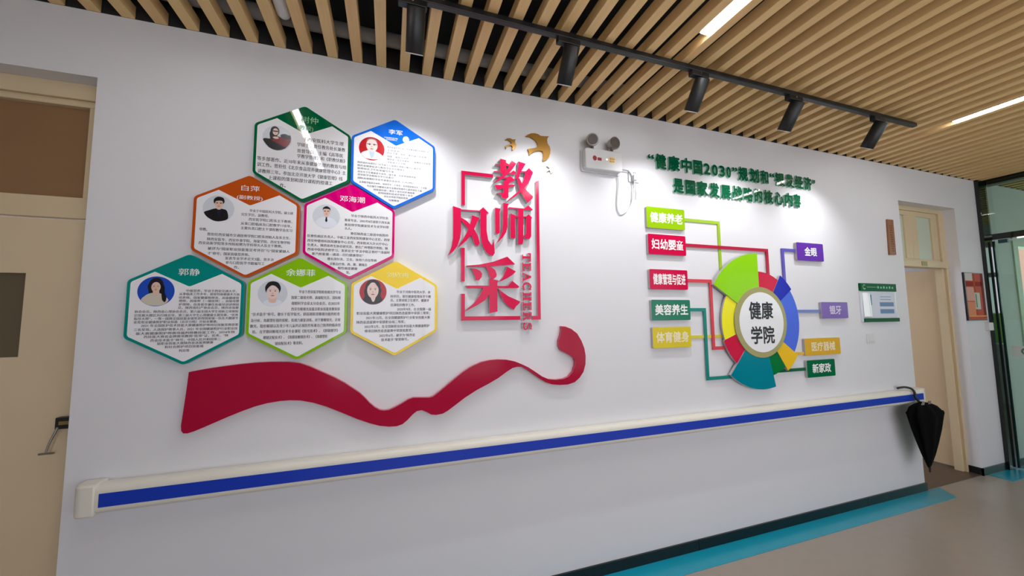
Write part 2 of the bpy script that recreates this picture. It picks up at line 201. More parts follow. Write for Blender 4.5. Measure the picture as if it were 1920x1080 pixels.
PT = {'green': [('n',-0.0176,0.1777,0.0615,'树仲'),('s',-0.0327,0.1337,0.0395,'(教授)'),('b',-0.0049,0.0744,0.1828,'于西安医科大学生理'),('b',-0.0298,0.0433,0.1911,'学硕士，曾任教务处长兼教'),('b',-0.0288,0.0106,0.1819,'育督导员。主编《高等医'),('b',-0.0279,-0.0166,0.1926,'学教学管理》和《职教伏枥》'),('b',-0.1989,-0.0499,0.1984,'等多部著作。近10年来从事健康管理的教育与培'),('b',-0.1977,-0.0799,0.1966,'训工作。曾担任《北京食品营养健康管理中心》主'),('b',-0.1942,-0.1127,0.1824,'讲教师三年。参加北京开放大学《健康管理》线'),('b',-0.1489,-0.1417,0.1361,'上课程的策划和部分课程的授课工'),('b',-0.0984,-0.1749,-0.0734,'作。')],'orange': [('n',-0.0328,0.1843,0.0421,'白萍'),('s',-0.0488,0.1384,0.0562,'(副教授)'),('b',0.0057,0.076,0.1887,'毕业于中国医科大学院，硕士研'),('b',-0.0275,0.0551,0.0861,'究生学历，副教授。'),('b',0.0034,0.0335,0.1858,'西安医学院口腔系主干教师，'),('b',-0.0277,0.0112,0.1844,'从事口腔临床及口腔教学17余年，'),('b',-0.0268,-0.0107,0.1873,'主要负责口腔主干课程教学及实习'),('b',-0.1876,-0.0272,-0.1576,'带教。'),('b',-0.1558,-0.0482,0.18,'曾担任西安城市交通技师学院口腔系创始人及系主任，'),('b',-0.1563,-0.0714,0.1808,'陕西安医专、西安外事学院、海棠学院、西安生物学院'),('b',-0.1876,-0.0906,0.1476,'西安高新学院等多所院校聘为学科带头人及主干教师。'),('b',-0.1516,-0.1149,0.1801,'被评为“国家职业技能鉴定考评员”与“国家紧缺人'),('b',-0.1517,-0.1379,0.0122,'才”称号；国家高级营养师。'),('b',-0.083,-0.158,0.1146,'发表专业学术论文3篇，曾多次'),('b',-0.0802,-0.1787,0.0763,'参与口腔医学书籍编写工'),('b',-0.0464,-0.1998,-0.0268,'作。')],'magenta': [('n',-0.0538,0.1676,0.065,'邓海潮'),('b',0.0014,0.0811,0.183,'毕业于陕西中医药大学针灸'),('b',-0.0291,0.0566,0.1905,'推拿专业，2005年8月就职于西安高'),('b',-0.0285,0.0322,0.1861,'新技师学院康复技术专业学科带'),('b',-0.028,0.0127,0.0052,'头人。'),('b',0.0013,-0.0123,0.1845,'曾任陕西省三原县中医院中'),('b',-0.1969,-0.0358,0.1919,'医骨伤病区负责人，中航工业西安医院康复中心主任，西安'),('b',-0.1962,-0.0594,0.1829,'西安仲德骨科医院康复中心主任，西安阳关九针火疗中心'),('b',-0.1955,-0.0815,0.1832,'负责人、陕西省养生协会研究员，曾在广州增医疗养院，陕'),('b',-0.1948,-0.1036,0.193,'西省中医院进修学习，发表论文“手法中医正骨疗”“浅谈阿'),('b',-0.1742,-0.1252,0.0643,'斯汽枪能量—通道—回归健康理论”'),('b',-0.1041,-0.1482,0.1285,'擅长用针灸、艾灸、体用六合位等柄'),('b',-0.0927,-0.173,0.0833,'诊断治疗颈、肩、腰、腿痛及'),('b',-0.0556,-0.1941,0.0366,'慢性病亚健康'),('b',-0.016,-0.2154,0.0016,'等。')],'teal': [('n',-0.0375,0.1663,0.0409,'郭静'),('b',-0.0047,0.082,0.1868,'中级营养，毕业于西安交通大学，'),('b',-0.0297,0.0671,0.199,'从事临床工作多年，超星特级健康多方面'),('b',-0.0309,0.0505,0.198,'培养师。国家健康照师资，高级健康管'),('b',-0.0301,0.0359,0.1986,'理师，高级师（一级技师），高级母婴'),('b',-0.0293,0.0199,0.198,'护理师，自身省市兼任各级培训讲师团'),('b',-0.0313,0.0053,0.1986,'员，陕西省妇产协会会员，陕西省保健'),('b',-0.1831,-0.012,0.1971,'协会会员，陕西省心理协会会员，第六届全国大学生创新立项赛知'),('b',-0.184,-0.0284,0.1978,'识竞赛大赛区共行政总导，第三届大学生心理健康主题竞赛，“优秀'),('b',-0.1839,-0.0429,0.1984,'指导大师”，一等一国赛全国技能金银奖获得国家级一队在大健康专'),('b',-0.1842,-0.0579,0.1191,'业竞用业健康照护职业技能（北京分院）开始业健康。'),('b',-0.1574,-0.0732,0.1997,'2021 年全国医护技术技能大赛健康照护师岗位技能竞赛获第'),('b',-0.1813,-0.0906,0.1983,'三名奖项。人选国护赛事人员，2021 年全国健康照护行业职业技'),('b',-0.1729,-0.1071,0.1884,'能大赛健康照护师赛项裁判师教技能工作。2024年陕'),('b',-0.1454,-0.1218,0.1636,'西技能大赛省金牌赛项教师“医师”证，优秀，“陕'),('b',-0.122,-0.1379,0.1351,'西省技术能手”称号，中国人民共和国第二'),('b',-0.0978,-0.1522,0.1068,'届职业技能大赛陕西省选拔赛健康'),('b',-0.0702,-0.1677,0.0709,'和社会照护项目技能裁'),('b',-0.019,-0.1857,0.0196,'判员等')],'lime': [('n',-0.0596,0.1739,0.0671,'余娜菲'),('b',-0.0006,0.0799,0.1859,'毕业于西安医学院检验视光学专业'),('b',-0.0324,0.0516,0.1857,'国家二级验光师，高级配光员，国际眼'),('b',-0.0314,0.0229,0.1828,'视眼科学会亚太分会会员，在2022年'),('b',-0.0313,-0.0048,0.1835,'西安市眼视光技能员职业技能竞赛荣获'),('b',-0.1962,-0.0295,0.1841,'“技术能手”称号。擅长于医学验光，斜弱视和双眼视功能的检查'),('b',-0.1966,-0.0586,0.1871,'及分析，角膜塑形镜的验配，低视力康复训练，对于散瞳验光，近视'),('b',-0.1987,-0.0849,0.1891,'散光，隐形眼镜以及青少年儿童的近视防控有着自己独到的临床经'),('b',-0.1897,-0.1117,0.1771,'验。 在学期间眼视光技术专业课程《验光技术》、《斜弱视学》'),('b',-0.1428,-0.1396,0.131,'眼镜定配技术》、《角膜接触镜技术》、《角膜塑形'),('b',-0.0944,-0.1688,0.0235,'镜验配技术》等资料。')],'yellow': [('n',-0.0453,0.1736,0.0664,'刘欣冉'),('b',0.0054,0.0844,0.1804,'毕业于河南中医药大学，本'),('b',-0.0257,0.0603,0.1831,'科学历，现任健康管理系学干教'),('b',-0.0254,0.0396,0.1733,'员。主要讲授卫生理学、健康评'),('b',-0.025,0.0151,0.0997,'估课程的教学工作。'),('b',0.0091,-0.0075,0.1836,'2020年9月，在全国第一届'),('b',-0.1881,-0.0281,0.1788,'职业技能大赛健康照护项目陕西选拔赛中荣获三等奖；'),('b',-0.1431,-0.0514,0.179,'2021年12月，在全国健康照护行业职业技能大赛'),('b',-0.1871,-0.0737,0.0503,'陕西省选拔赛中荣获职业组二等奖；'),('b',-0.1498,-0.0966,0.1768,'2022年2月，在全国新职业技术技能大赛健康照护'),('b',-0.1471,-0.1191,0.0891,'师项目陕西省选拔赛中荣获优胜奖；'),('b',-0.0768,-0.1436,0.1015,'2022年6月，被评为“陕西省'),('b',-0.0673,-0.1654,0.0681,'技术能手”荣誉称号。')],'blue': [('n',-0.0323,0.176,0.039,'李军'),('t',-0.0544,0.1406,0.0143,'陕西省级教学名师工作室'),('t',-0.0448,0.1313,0.0125,'主任医师带头人'),('b',-0.0384,0.0879,0.187,'陕西省级名师名校工作室教育教学名师带头人、'),('b',-0.0382,0.0702,0.0268,'主任医师'),('b',-0.0379,0.055,0.1691,'西安市第一医院，眼科副主任医师'),('b',-0.0376,0.0365,0.072,'国家一级验光技师'),('b',-0.0373,0.02,0.1916,'陕西省十佳优秀教师、二级教授主任医师'),('b',-0.0371,0.0036,0.0568,'学科带头人导师'),('b',-0.1842,-0.0143,0.1397,'陕西省科协眼科门诊专家小儿弱视近视眼诊断中心副主任'),('b',-0.1838,-0.0311,0.0553,'陕西省健康促进与教育学会会员理事长'),('b',-0.1835,-0.047,-0.0022,'医师协会卫生标准编写专家'),('b',-0.1831,-0.0649,0.1124,'西安市卫生健康委专家库二级专家一名优秀技师评审'),('b',-0.1827,-0.0809,-0.0036,'西安医学会眼视光学分会委员'),('b',-0.1823,-0.0987,0.099,'国际高级眼科学会专家委员及会员（CAOMS）'),('b',-0.1747,-0.1198,0.1766,'从事教学临床近40年，培养学生二千余名，发表国家级论文二十余篇，'),('b',-0.1364,-0.1376,0.1448,'先后编写书籍视光类专业教材等著作七部并担任主编'),('b',-0.1032,-0.1542,0.1075,'国家级科研二等奖十项专利多项成果'),('b',-0.0808,-0.17,0.0979,'获得国家科技进步荣誉十余次'),('b',-0.0508,-0.1864,0.0727,'并任多所医学院校客座'),('b',-0.0262,-0.2051,0.0268,'特聘教授')]}
# ---------------------------------------------------------------- palette
M_wall = mat('wall paint', (222,222,226), .55, noise=.012, nscale=3, bump=.05)
M_dark = mat('plenum paint', (36,36,38), .8)
M_slat = mat('oak slat', (252,198,138), .5, noise=.14, nscale=9, stretch=(8,.5,8), rand=.5)
M_floor = mat('vinyl floor', (162,150,138), .22, noise=.05, nscale=14)
M_teal = mat('teal vinyl', (20,154,180), .25, noise=.06, nscale=10)
M_brown = mat('brown tile', (92,74,62), .35, noise=.15, nscale=6)
M_black = mat('black skirting', (20,24,24), .25, noise=.1)
M_door = mat('beige door paint', (214,194,160), .42, noise=.03, nscale=4)
M_frame = mat('beige frame paint', (212,192,156), .4, noise=.03, nscale=5)
M_ply = mat('brown board', (142,108,74), .45, noise=.08, nscale=3, stretch=(1,1,6))
M_olive = mat('dark pane', (96,84,60), .12)
M_brass = mat('brass', (150,130,80), .35, metal=.8)
M_steel = mat('brushed steel', (170,165,160), .3, metal=1)
M_chrome = mat('chrome', (205,205,208), .12, metal=1)
M_lock = mat('black lock', (22,20,18), .35)
M_green_metal = mat('dark green metal', (20,28,25), .035)
M_glass = glass('tinted glass', (.70,.83,.75))
M_edge = mat('glass edge', (8,44,42), .1)
M_frost = mat('frosted film', (205,214,206), .5)
M_pframe = glass('frosted transom glass', (.8,.9,.85))
M_pane = mat('frosted pane', (196,206,190), .3)
M_blk = mat('black lamp metal', (26,26,29), .42)
M_lens = emis('spot lens', (1,.97,.92), 6)
M_led = emis('led diffuser', (.93,.96,1), 24)
M_alu = mat('grey aluminium', (150,150,152), .4, metal=.5)
M_pipe = mat('grey duct', (150,148,146), .6)
M_white = mat('white plastic', (216,216,218), .4, spec=.3)
M_ivory = mat('ivory handrail', (226,222,210), .38)
M_blue = mat('blue handrail insert', (2,54,182), .35)
M_umb = mat('black umbrella cloth', (8,8,9), .9, spec=.1)
M_grey = mat('grey letter side', (176,172,174), .35)
M_red = mat('red acrylic', (214,24,78), .12, spec=.2)
M_rib = mat('crimson acrylic', (170,20,56), .12, spec=.12)
M_ribs = mat('crimson edge', (190,60,90), .3)
M_gold = mat('gold mirror', (160,116,38), .35, metal=.4)
M_hg = mat('deep green acrylic', (0,92,60), .03, spec=.3)
M_mint = mat('mint letter side', (150,190,172), .3)
M_lwhite = mat('white lettering', (244,244,244), .4)
M_ink = mat('black ink', (34,34,40), .5)
M_sheet = mat('white acrylic face', (236,236,240), .02, spec=.3)
M_cream = mat('pale yellow', (250,238,170), .4)

# ---------------------------------------------------------------- room shell
X0, X1, YB = -3.0, 10.0, -2.6
DX0, DX1 = -2.20, -1.247            # left doorway
EX0, EX1 = 4.515, 5.435             # right doorway
T = .172                             # wall thickness
bm = bmesh.new()
for a in ((X0,DX0,0,CEIL),(DX0,DX1,2.638,CEIL),(DX1,EX0,0,CEIL),(EX0,EX1,2.612,CEIL),(EX1,6.47,0,CEIL),(6.47,7.50,0,1.15),(6.47,7.50,2.34,CEIL),(7.50,X1,0,CEIL)):
    box(bm, a[0], a[1], D, D+T, a[2], a[3])
box(bm, X0, X1, D+.004, D+T, CEIL, 3.45, 1)
struct(obj('wall_back', bm, [M_wall, M_dark]))
struct(obj('floor', B(X0, X1, YB, D+2.2, -.1, 0), M_floor))
bm = bmesh.new(); box(bm, EX0, EX1, D+.002, D+2.1, 0, .004); struct(obj('trim_1', bm, M_brown))
bm = bmesh.new(); box(bm, DX1, 4.70, D-.165, D-.012, 0, .003)
bm.verts.ensure_lookup_table()
for v in bm.verts:
    if v.co.x > 4 and v.co.y < D-.1: v.co.x = 4.585
struct(obj('trim_2', bm, M_teal))
bm = bmesh.new(); box(bm, 5.50, 9.9, D-.165, D-.012, 0, .003); struct(obj('trim_3', bm, M_teal))
bm = bmesh.new()
xs = [DX1, .14, 1.98, 3.72, EX0]
for a, b in zip(xs, xs[1:]): box(bm, a+.002, b-.0015, D-.012, D, 0, .068)
box(bm, EX0-.002, EX0+.010, D-.012, D+.10, 0, .068)
struct(obj('baseboard_back', bm, M_black))
bm = bmesh.new(); box(bm, EX1-.012, 5.846, D-.012, D, 0, .068); box(bm, EX1-.012, EX1, D-.012, D+.10, 0, .068); box(bm, 6.002, 9.9, D-.012, D, 0, .068)
struct(obj('baseboard_right', bm, M_black))
struct(obj('wall_left', B(X0-.2, X0, YB, D+T, 0, 3.45), M_wall))
bm = bmesh.new()
for a in ((YB,D+T,0,1.02),(YB,D+T,2.72,3.45),(YB,-2.3,1.02,2.72),(1.6,D+T,1.02,2.72)): box(bm, X1, X1+.2, a[0], a[1], a[2], a[3])
struct(obj('wall_right', bm, M_wall))
bm = bmesh.new()
for a in ((-2.3,-2.24,1.02,2.72),(1.54,1.6,1.02,2.72),(-.40,-.34,1.02,2.72),(-2.24,1.54,2.18,2.26)): box(bm, X1+.05, X1+.11, a[0], a[1], a[2], a[3])
struct(obj('window_5', bm, M_white))
bm = bmesh.new(); box(bm, 16, 17, -12, 3, 0, 1.55); tag(obj('hedge', bm, mat('hedge', (92,140,60), .9, noise=.5, nscale=3)), 'green hedge outside, mirrored in the dark glossy post of the glass partition', 'hedge')
struct(obj('trim_4', B(X1+.2, 17, -12, 3, -.1, 0), mat('paving', (150,150,146), .8)))
# the window side of the lobby, behind the camera
bm = bmesh.new()
box(bm, X0, X1, YB-.25, YB, 0, .45); box(bm, X0, X1, YB-.25, YB, 2.75, 3.45)
for a in ((X0,-.90),(2.10,2.40),(4.65,4.95),(7.20,7.50),(9.75,X1)): box(bm, a[0], a[1], YB-.25, YB, .45, 2.75)
struct(obj('wall_front', bm, M_wall))
for k, (a, c) in enumerate(((-.90,2.10),(2.40,4.65),(4.95,7.20),(7.50,9.75))):
    bm = bmesh.new(); mid = (a+c)/2
    for q in ((a,a+.05,.45,2.75),(c-.05,c,.45,2.75),(mid-.025,mid+.025,.50,2.70),(a+.05,c-.05,.45,.50),(a+.05,c-.05,2.70,2.75)): box(bm, q[0], q[1], YB-.15, YB-.10, q[2], q[3])
    struct(obj('window_%d' % (k+1), bm, M_white))
# ceiling: dark plenum slab with timber slats below it
ce = root('ceiling')
obj('plenum_slab', B(X0, X1, YB, D+T, 3.45, 3.6), M_dark, ce)
PITCH = .1222
sl = None
for k in range(-16, 73):
    x = .0415+PITCH*k
    if x+.05 > X1: break
    if sl is None: o = sl = obj('slat', B(0, .050, YB, D-.001, 0, .060), M_slat, ce, bevel=.0015, seg=1)
    else: o = sl.copy(); C.objects.link(o)
    o.location = (x, 0, CEIL)

# ---------------------------------------------------------------- left door
d1 = root('door_1')
bm = bmesh.new()                                        # lining, head and transom bar
F = D+.08
box(bm, DX1-.068, DX1+.004, F+.003, D+.165, 2.10, 2.531); box(bm, DX0-.004, DX0+.085, F+.003, D+.165, 2.10, 2.531)
box(bm, DX0, DX1+.004, F, D+.165, 2.564, 2.638)
box(bm, DX0, DX1+.004, F+.016, D+.165, 2.550, 2.565)
box(bm, DX0, DX1+.004, F+.002, D+.165, 2.530, 2.550)
box(bm, DX0, DX1+.004, F-.006, D+.165, 2.010, 2.105)
obj('door_frame', bm, M_frame, d1, bevel=.003)
obj('transom_panel', B(DX0+.08, DX1-.064, F+.03, F+.05, 2.105, 2.530), M_ply, d1)
bm = bmesh.new()
for a in ((DX0,DX1+.002,0,1.405),(DX0,-1.95,1.405,1.762),(-1.475,DX1+.002,1.405,1.762),(DX0,DX1+.002,1.762,2.003)): box(bm, a[0], a[1], F, F+.04, a[2], a[3])
lf = obj('door_leaf', bm, M_door, d1)
obj('vision_panel', B(-1.95, -1.475, F+.018, F+.028, 1.405, 1.762), M_olive, lf)
bm = bmesh.new()
box(bm, -1.322, -1.250, F-.030, F, 1.100, 1.148)
lk = obj('lock_case', bm, M_lock, d1, bevel=.003)
bm = bmesh.new(); box(bm, -1.308, -1.272, F-.033, F-.029, 1.118, 1.132)
obj('keyhole_plate', bm, M_brass, lk)
bm = bmesh.new(); tube(bm, [(-1.312,F-.028,1.108),(-1.330,F-.034,1.050),(-1.338,F-.036,1.012)], [.005,.004,.004]); tube(bm, [(-1.36,F-.036,1.006),(-1.312,F-.036,1.006)], .004); box(bm, -1.275, -1.252, F-.02, F, 1.16, 1.185)
obj('lever_handle', bm, M_steel, lk, smooth=True)

# ---------------------------------------------------------------- right door, standing open
d2 = root('door_2')
bm = bmesh.new()
Y2 = D+.085; Y3 = D+.17
box(bm, EX1-.085, EX1+.004, Y2, Y3, 2.008, 2.612); box(bm, EX0-.004, EX0+.085, Y2, Y3, 2.008, 2.612)
for xa, xb in ((EX1-.032, EX1+.004), (EX0-.004, EX0+.032)): box(bm, xa, xb, Y2, Y3, 0, 2.008)
box(bm, EX1-.058, EX1-.032, Y2+.02, Y3-.004, 0, 2.008)
box(bm, EX0+.085, EX1-.085, Y2, Y3, 2.570, 2.612)
box(bm, EX0+.085, EX1-.085, Y2-.008, Y3, 2.008, 2.074)
obj('door_frame', bm, M_frame, d2, bevel=.004)
bm = bmesh.new()                                        # two sashes of the transom
for a, b_ in ((EX0+.085, 4.905), (4.905, EX1-.085)):
    for q in ((a,b_,2.074,2.092),(a,b_,2.522,2.570),(a,a+.10,2.092,2.522),(b_-.105,b_,2.092,2.522)): box(bm, q[0], q[1], Y2+.016, Y2+.05, q[2], q[3])
sa = obj('transom_sash', bm, M_frame, d2, bevel=.003)
for a, b_ in ((EX0+.185, 4.800), (5.005, EX1-.19)): obj('pane', B(a, b_, Y2+.030, Y2+.035, 2.092, 2.522), M_pane, sa)
obj('number_plate', B(4.965, 5.052, Y2-.012, Y2-.007, 2.020, 2.064), M_brass, d2)
obj('door_leaf', B(EX1+.012, EX1+.052, D+.175, D+1.03, .012, 2.012), mat('tan door paint', (212,186,148), .45, noise=.03, nscale=4), d2, bevel=.002)
bm = bmesh.new()
box(bm, EX0-.6, 6.4, D+2.1, D+2.2, 0, 3.45); box(bm, 6.4, 6.5, D+T, D+2.2, 0, 3.45); box(bm, EX0-.7, EX0-.6, D+T, D+1.25, 0, 3.45); box(bm, EX0-.6, 6.4, D+T, D+2.1, 3.2, 3.3)
struct(obj('wall_room', bm, M_wall))
bm = bmesh.new(); box(bm, DX0-.3, DX1+.3, D+1.3, D+1.4, 0, 3.2); struct(obj('wall_store', bm, M_wall))

# ---------------------------------------------------------------- glass partition at the end of the lobby
PX = 5.93
gp = root('window_6')
bm = bmesh.new(); box(bm, 5.848, 6.0, 2.050, D, 0, CEIL); obj('post', bm, M_green_metal, gp, bevel=.002)
bm = bmesh.new(); box(bm, PX, PX+.10, YB, 2.049, 2.885, CEIL); obj('header', bm, M_green_metal, gp)
bm = bmesh.new(); box(bm, PX, PX+.10, YB, 2.049, 2.305, 2.365); obj('transom_bar', bm, M_green_metal, gp)
obj('transom_pane', B(PX+.045, PX+.055, YB, 2.049, 2.365, 2.885), M_glass, gp)
obj('door_closer', B(PX-.012, PX+.02, 1.925, 1.985, 2.262, 2.298), mat('teal closer', (20,70,75), .3), gp)
bm = bmesh.new(); box(bm, PX, PX+.09, .95, 1.0, 0, 2.305); obj('post', bm, M_green_metal, gp)
obj('side_pane', B(PX+.045, PX+.055, YB, .95, 0, 2.305), M_glass, gp)
d3 = root('door_3')
obj('glass_leaf', B(PX+.040, PX+.050, 1.012, 2.028, .015, 2.295), M_glass, d3)
bm = bmesh.new(); box(bm, PX+.036, PX+.054, 2.028, 2.042, .015, 2.295); obj('edge_seal', bm, M_edge, d3)
bm = bmesh.new(); box(bm, PX+.036, PX+.0385, 1.05, 1.995, 1.115, 1.222); bd = obj('safety_band', bm, M_frost, d3)
bm = bmesh.new()
def yz_ring(cy, cz, r0_, r1_, a0, a1, x, n=24):
    for i in range(n):
        t0, t1 = (math.radians(a0+(a1-a0)*k/n) for k in (i, i+1))
        bm.faces.new([bm.verts.new((x, cy-r*math.cos(t), cz+r*math.sin(t))) for r, t in ((r0_,t0),(r1_,t0),(r1_,t1),(r0_,t1))])
for cy in (1.90, 1.45): yz_ring(cy, 1.17, .022, .036, 40, 320, PX+.0345); yz_ring(cy, 1.17, .0, .012, 0, 360, PX+.0345)
for cy in (1.90, 1.45):
    for z in (1.16, 1.175): bm.faces.new([bm.verts.new(p) for p in ((PX+.0344,cy-.07,z),(PX+.0344,cy-.16,z),(PX+.0344,cy-.16,z+.006),(PX+.0344,cy-.07,z+.006))])
obj('band_emblem', bm, mat('grey green print', (96,124,112), .5), bd)
# window in the corridor beyond the glass
wn = root('window_7')
bm = bmesh.new()
for a in ((6.47,6.57,1.15,2.34),(7.40,7.50,1.15,2.34),(6.57,7.40,1.15,1.22),(6.57,7.40,2.28,2.34),(6.57,7.40,1.66,1.71)): box(bm, a[0], a[1], D-.012, D+.08, a[2], a[3])
obj('window_frame', bm, mat('cream frame', (214,226,205), .4), wn)
bm = bmesh.new(); box(bm, 10.5, 30, D+3.0, D+3.1, 1.7, 6); struct(obj('wall_far', bm, mat('pink render', (214,150,140), .8)))

# ---------------------------------------------------------------- above the slats
bm = bmesh.new(); tube(bm, [(X0, D-.075, 3.055), (X1, D-.075, 3.055)], .036, 14)
tag(obj('duct_pipe', bm, M_pipe, smooth=True), 'long grey pipe running along the wall above the timber slats', 'pipe')
bm = bmesh.new(); tube(bm, [(-.480,1.45,2.985),(-.484,1.86,2.985),(-.484,1.885,2.985),(-.484,1.898,2.985),(-.484,1.905,2.985)], [.031,.031,.029,.022,.008], 18)
tag(obj('ceiling_sensor', bm, M_white, smooth=True), 'white round-ended cylinder hanging between ceiling slats above the left of the wall', 'sensor')

# ---------------------------------------------------------------- linear lamps set between the slats
def led(x, y0, y1, label):
    t = thing('linear_lamp', label, 'lamp', 'linear lamps between the slats'); t.location = (x, (y0+y1)/2, CEIL)
    L = (y1-y0)/2
    obj('lamp_housing', box(bmesh.new(), -.026, .026, -L-.01, L+.01, .012, .05), M_alu, t)
    obj('diffuser', box(bmesh.new(), -.021, .021, -L, L, .002, .0119), M_led, t)
led(-.611, .36, 1.40, 'white linear lamp between slats, leftmost one, mirrored in the green hexagon')
led(1.472, .24, 1.345, 'bright white linear lamp between slats at the top, right of the black track')
led(3.914, .40, 1.452, 'white linear lamp at the right edge, beyond the end of the black track')

# ---------------------------------------------------------------- spotlight track
tr = thing('lighting_track', 'long black track fixed across the timber slats with five spotlights', 'track')
tr.location = (0, 1.55, CEIL)
bm = bmesh.new(); box(bm, -1.2, 3.63, -.015, .015, -.028, -.0005)
obj('rail', bm, M_blk, tr, bevel=.003)
bm = bmesh.new(); box(bm, 3.63, 3.65, -.013, .013, -.026, -.003); obj('end_cap', bm, M_blk, tr)
SPOT = [(.095,'first spotlight on the black track, counted from the left, partly cut by the picture edge'),(.838,'second spotlight from the left on the black track'),(1.655,'middle one of the five black spotlights, third from the left'),(2.41,'fourth black spotlight from the left on the track'),(3.235,'last black spotlight, nearest the right end of the track')]
sroot = None
def copy_tree(o, parent=None):
    c = o.copy(); C.objects.link(c); c.parent = parent
    for ch in list(o.children): copy_tree(ch, c)
    return c
for x, lab in SPOT:
    if sroot is None:
        s = sroot = thing('track_spotlight', lab, 'spotlight', 'black spotlights on the ceiling track')
        bm = bmesh.new(); box(bm, -.075, .045, -.016, .016, -.030, 0); a = obj('adapter', bm, M_blk, s, bevel=.003)
        bm = bmesh.new(); tube(bm, [(-.015,-.0165,-.012),(-.015,-.0185,-.012)], .005); obj('screw', bm, M_chrome, a)
        bm = bmesh.new(); tube(bm, [(0,.0,-.028),(0,.003,-.045),(0,.012,-.056)], .008); obj('arm', bm, M_blk, s)
        ax = Vector((0, .56, -.83)).normalized(); p0 = Vector((0, -.012, -.036)); R_ = .0395
        bm = bmesh.new(); L_ = .172
        tube(bm, [p0, p0+ax*.004, p0+ax*(L_-.002), p0+ax*L_, p0+ax*L_, p0+ax*(L_-.030)], [R_-.003, R_, R_, R_-.001, R_-.004, R_-.008], 32, cap=False)
        tube(bm, [p0+ax*.0005, p0+ax*.002], R_-.0035, 32)
        obj('lamp_housing', bm, M_blk, s, smooth=True)
        bm = bmesh.new(); tube(bm, [p0+ax*(L_-.010), p0+ax*(L_-.002)], R_-.0055, 32, cap=False); tube(bm, [p0+ax*L_, p0+ax*(L_+.0025), p0+ax*(L_+.0025), p0+ax*(L_-.004)], [R_-.0008, R_-.0012, R_-.0035, R_-.004], 32, cap=False); obj('bright_rim', bm, mat('pale lamp rim', (225,222,215), .4), s, smooth=True)
        bm = bmesh.new(); tube(bm, [p0+ax*(L_-.028), p0+ax*(L_-.026)], R_-.0085, 32); obj('lens', bm, M_lens, s)
        li = bpy.data.lights.new('spot', 'SPOT'); li.energy = 10.5; li.spot_size = math.radians(104); li.spot_blend = 1.0; li.shadow_soft_size = .018; li.color = (.97, .98, 1)
        lo = bpy.data.objects.new('spot_bulb', li); C.objects.link(lo); lo.parent = s
        lo.location = p0+ax*.186; lo.rotation_euler = Vector((0,.49,-.872)).to_track_quat('-Z', 'Y').to_euler()
    else:
        s = copy_tree(sroot); s['label'] = lab
    s.location = (x, 1.55, CEIL-.028)

# ---------------------------------------------------------------- handrail and umbrella
hr = thing('wall_handrail', 'long ivory corridor handrail with a blue stripe, running under the whole display', 'handrail')
prof = [(.0,.79),(.0,.885),(.035,.893),(.055,.894),(.070,.888),(.079,.876),(.080,.868),(.080,.80),(.079,.794),(.070,.783),(.055,.778),(.02,.78)]
RX0, RX1 = -1.10, 4.44
bm = bmesh.new()
def sweep(bm, prof, xa, xb):
    a = [bm.verts.new((xa, D-d, z)) for d, z in prof]; b = [bm.verts.new((xb, D-d, z)) for d, z in prof]; n = len(prof)
    for i in range(n): bm.faces.new((a[i], b[i], b[(i+1) % n], a[(i+1) % n]))
    bm.faces.new(a); bm.faces.new(b[::-1])
sweep(bm, prof, RX0, RX1); obj('rail_body', bm, M_ivory, hr, smooth=True)
obj('stripe', B(RX0+.012, RX1-.002, D-.0825, D-.0795, .808, .861), M_blue, hr)
for xa, xb in ((RX0-.075, RX0), (RX1, RX1+.05)):
    bm = bmesh.new(); box(bm, xa, xb, D-.083, D, .772, .898)
    e = [q for q in bm.edges if sum(abs(v.co.y-(D-.083)) < 1e-5 for v in q.verts) == 2 and abs(q.verts[0].co.x-q.verts[1].co.x) < 1e-5 and (q.verts[0].co.x < RX0-.05 or q.verts[0].co.x > RX1+.04)]
    bmesh.ops.bevel(bm, geom=e, offset=.034, segments=6, affect='EDGES', profile=.5)
    obj('end_cap', bm, M_ivory, hr, smooth=True, bevel=.008)
um = thing('folded_umbrella', 'black folded umbrella hooked over the right end of the handrail', 'umbrella')
um.location = (0, 0, 0)
UX, UY = 4.265, D-.135
prof = [(.812,.010,0),(.806,.035,.0),(.792,.095,.005),(.765,.150,.015),(.725,.185,.03),(.690,.205,.04),(.672,.196,.04),(.58,.158,.038),(.47,.115,.034),(.38,.078,.03),(.32,.045,.025),(.275,.018,.02)]
bm = bmesh.new(); rings = []; N = 48
for z, r, sh in prof:
    ring = []
    for k in range(N):
        t = 2*PI*k/N; f = 1+.13*math.cos(8*t+2.2*z)*min(1, r/.12)+.04*math.cos(3*t)
        zz = z+(.028*math.cos(8*t+1.0) if .6 < z < .72 else 0)
        ring.append(bm.verts.new((UX+sh+.02+r*f*math.cos(t), UY+.34*r*f*math.sin(t)+.0*z, zz)))
    rings.append(ring)
for a, b in zip(rings, rings[1:]):
    for k in range(N): bm.faces.new((a[k], a[(k+1) % N], b[(k+1) % N], b[k]))
bm.faces.new(rings[0]); bm.faces.new(rings[-1][::-1])
obj('canopy', bm, M_umb, um, smooth=True)
bm = bmesh.new(); tube(bm, smooth_path([(UX+.018,UY+.01,.80),(UX+.018,UY+.035,.84),(UX+.016,UY+.040,.885),(UX+.008,UY+.055,.910),(UX-.02,UY+.08,.920),(UX-.05,UY+.105,.913),(UX-.058,UY+.118,.905)]), .009, 10)
obj('crook_handle', bm, M_lock, um, smooth=True)
bm = bmesh.new(); tube(bm, [(UX+.040,UY,.285),(UX+.042,UY,.235)], [.010,.006]); obj('tip', bm, M_lock, um, smooth=True)
for dx in (-.045, -.025, .045, .065):
    bm = bmesh.new(); tube(bm, [(UX+dx,UY-.03,.795),(UX+dx+.002,UY-.034,.822)], .005, 8); obj('rib_end', bm, M_chrome, um)

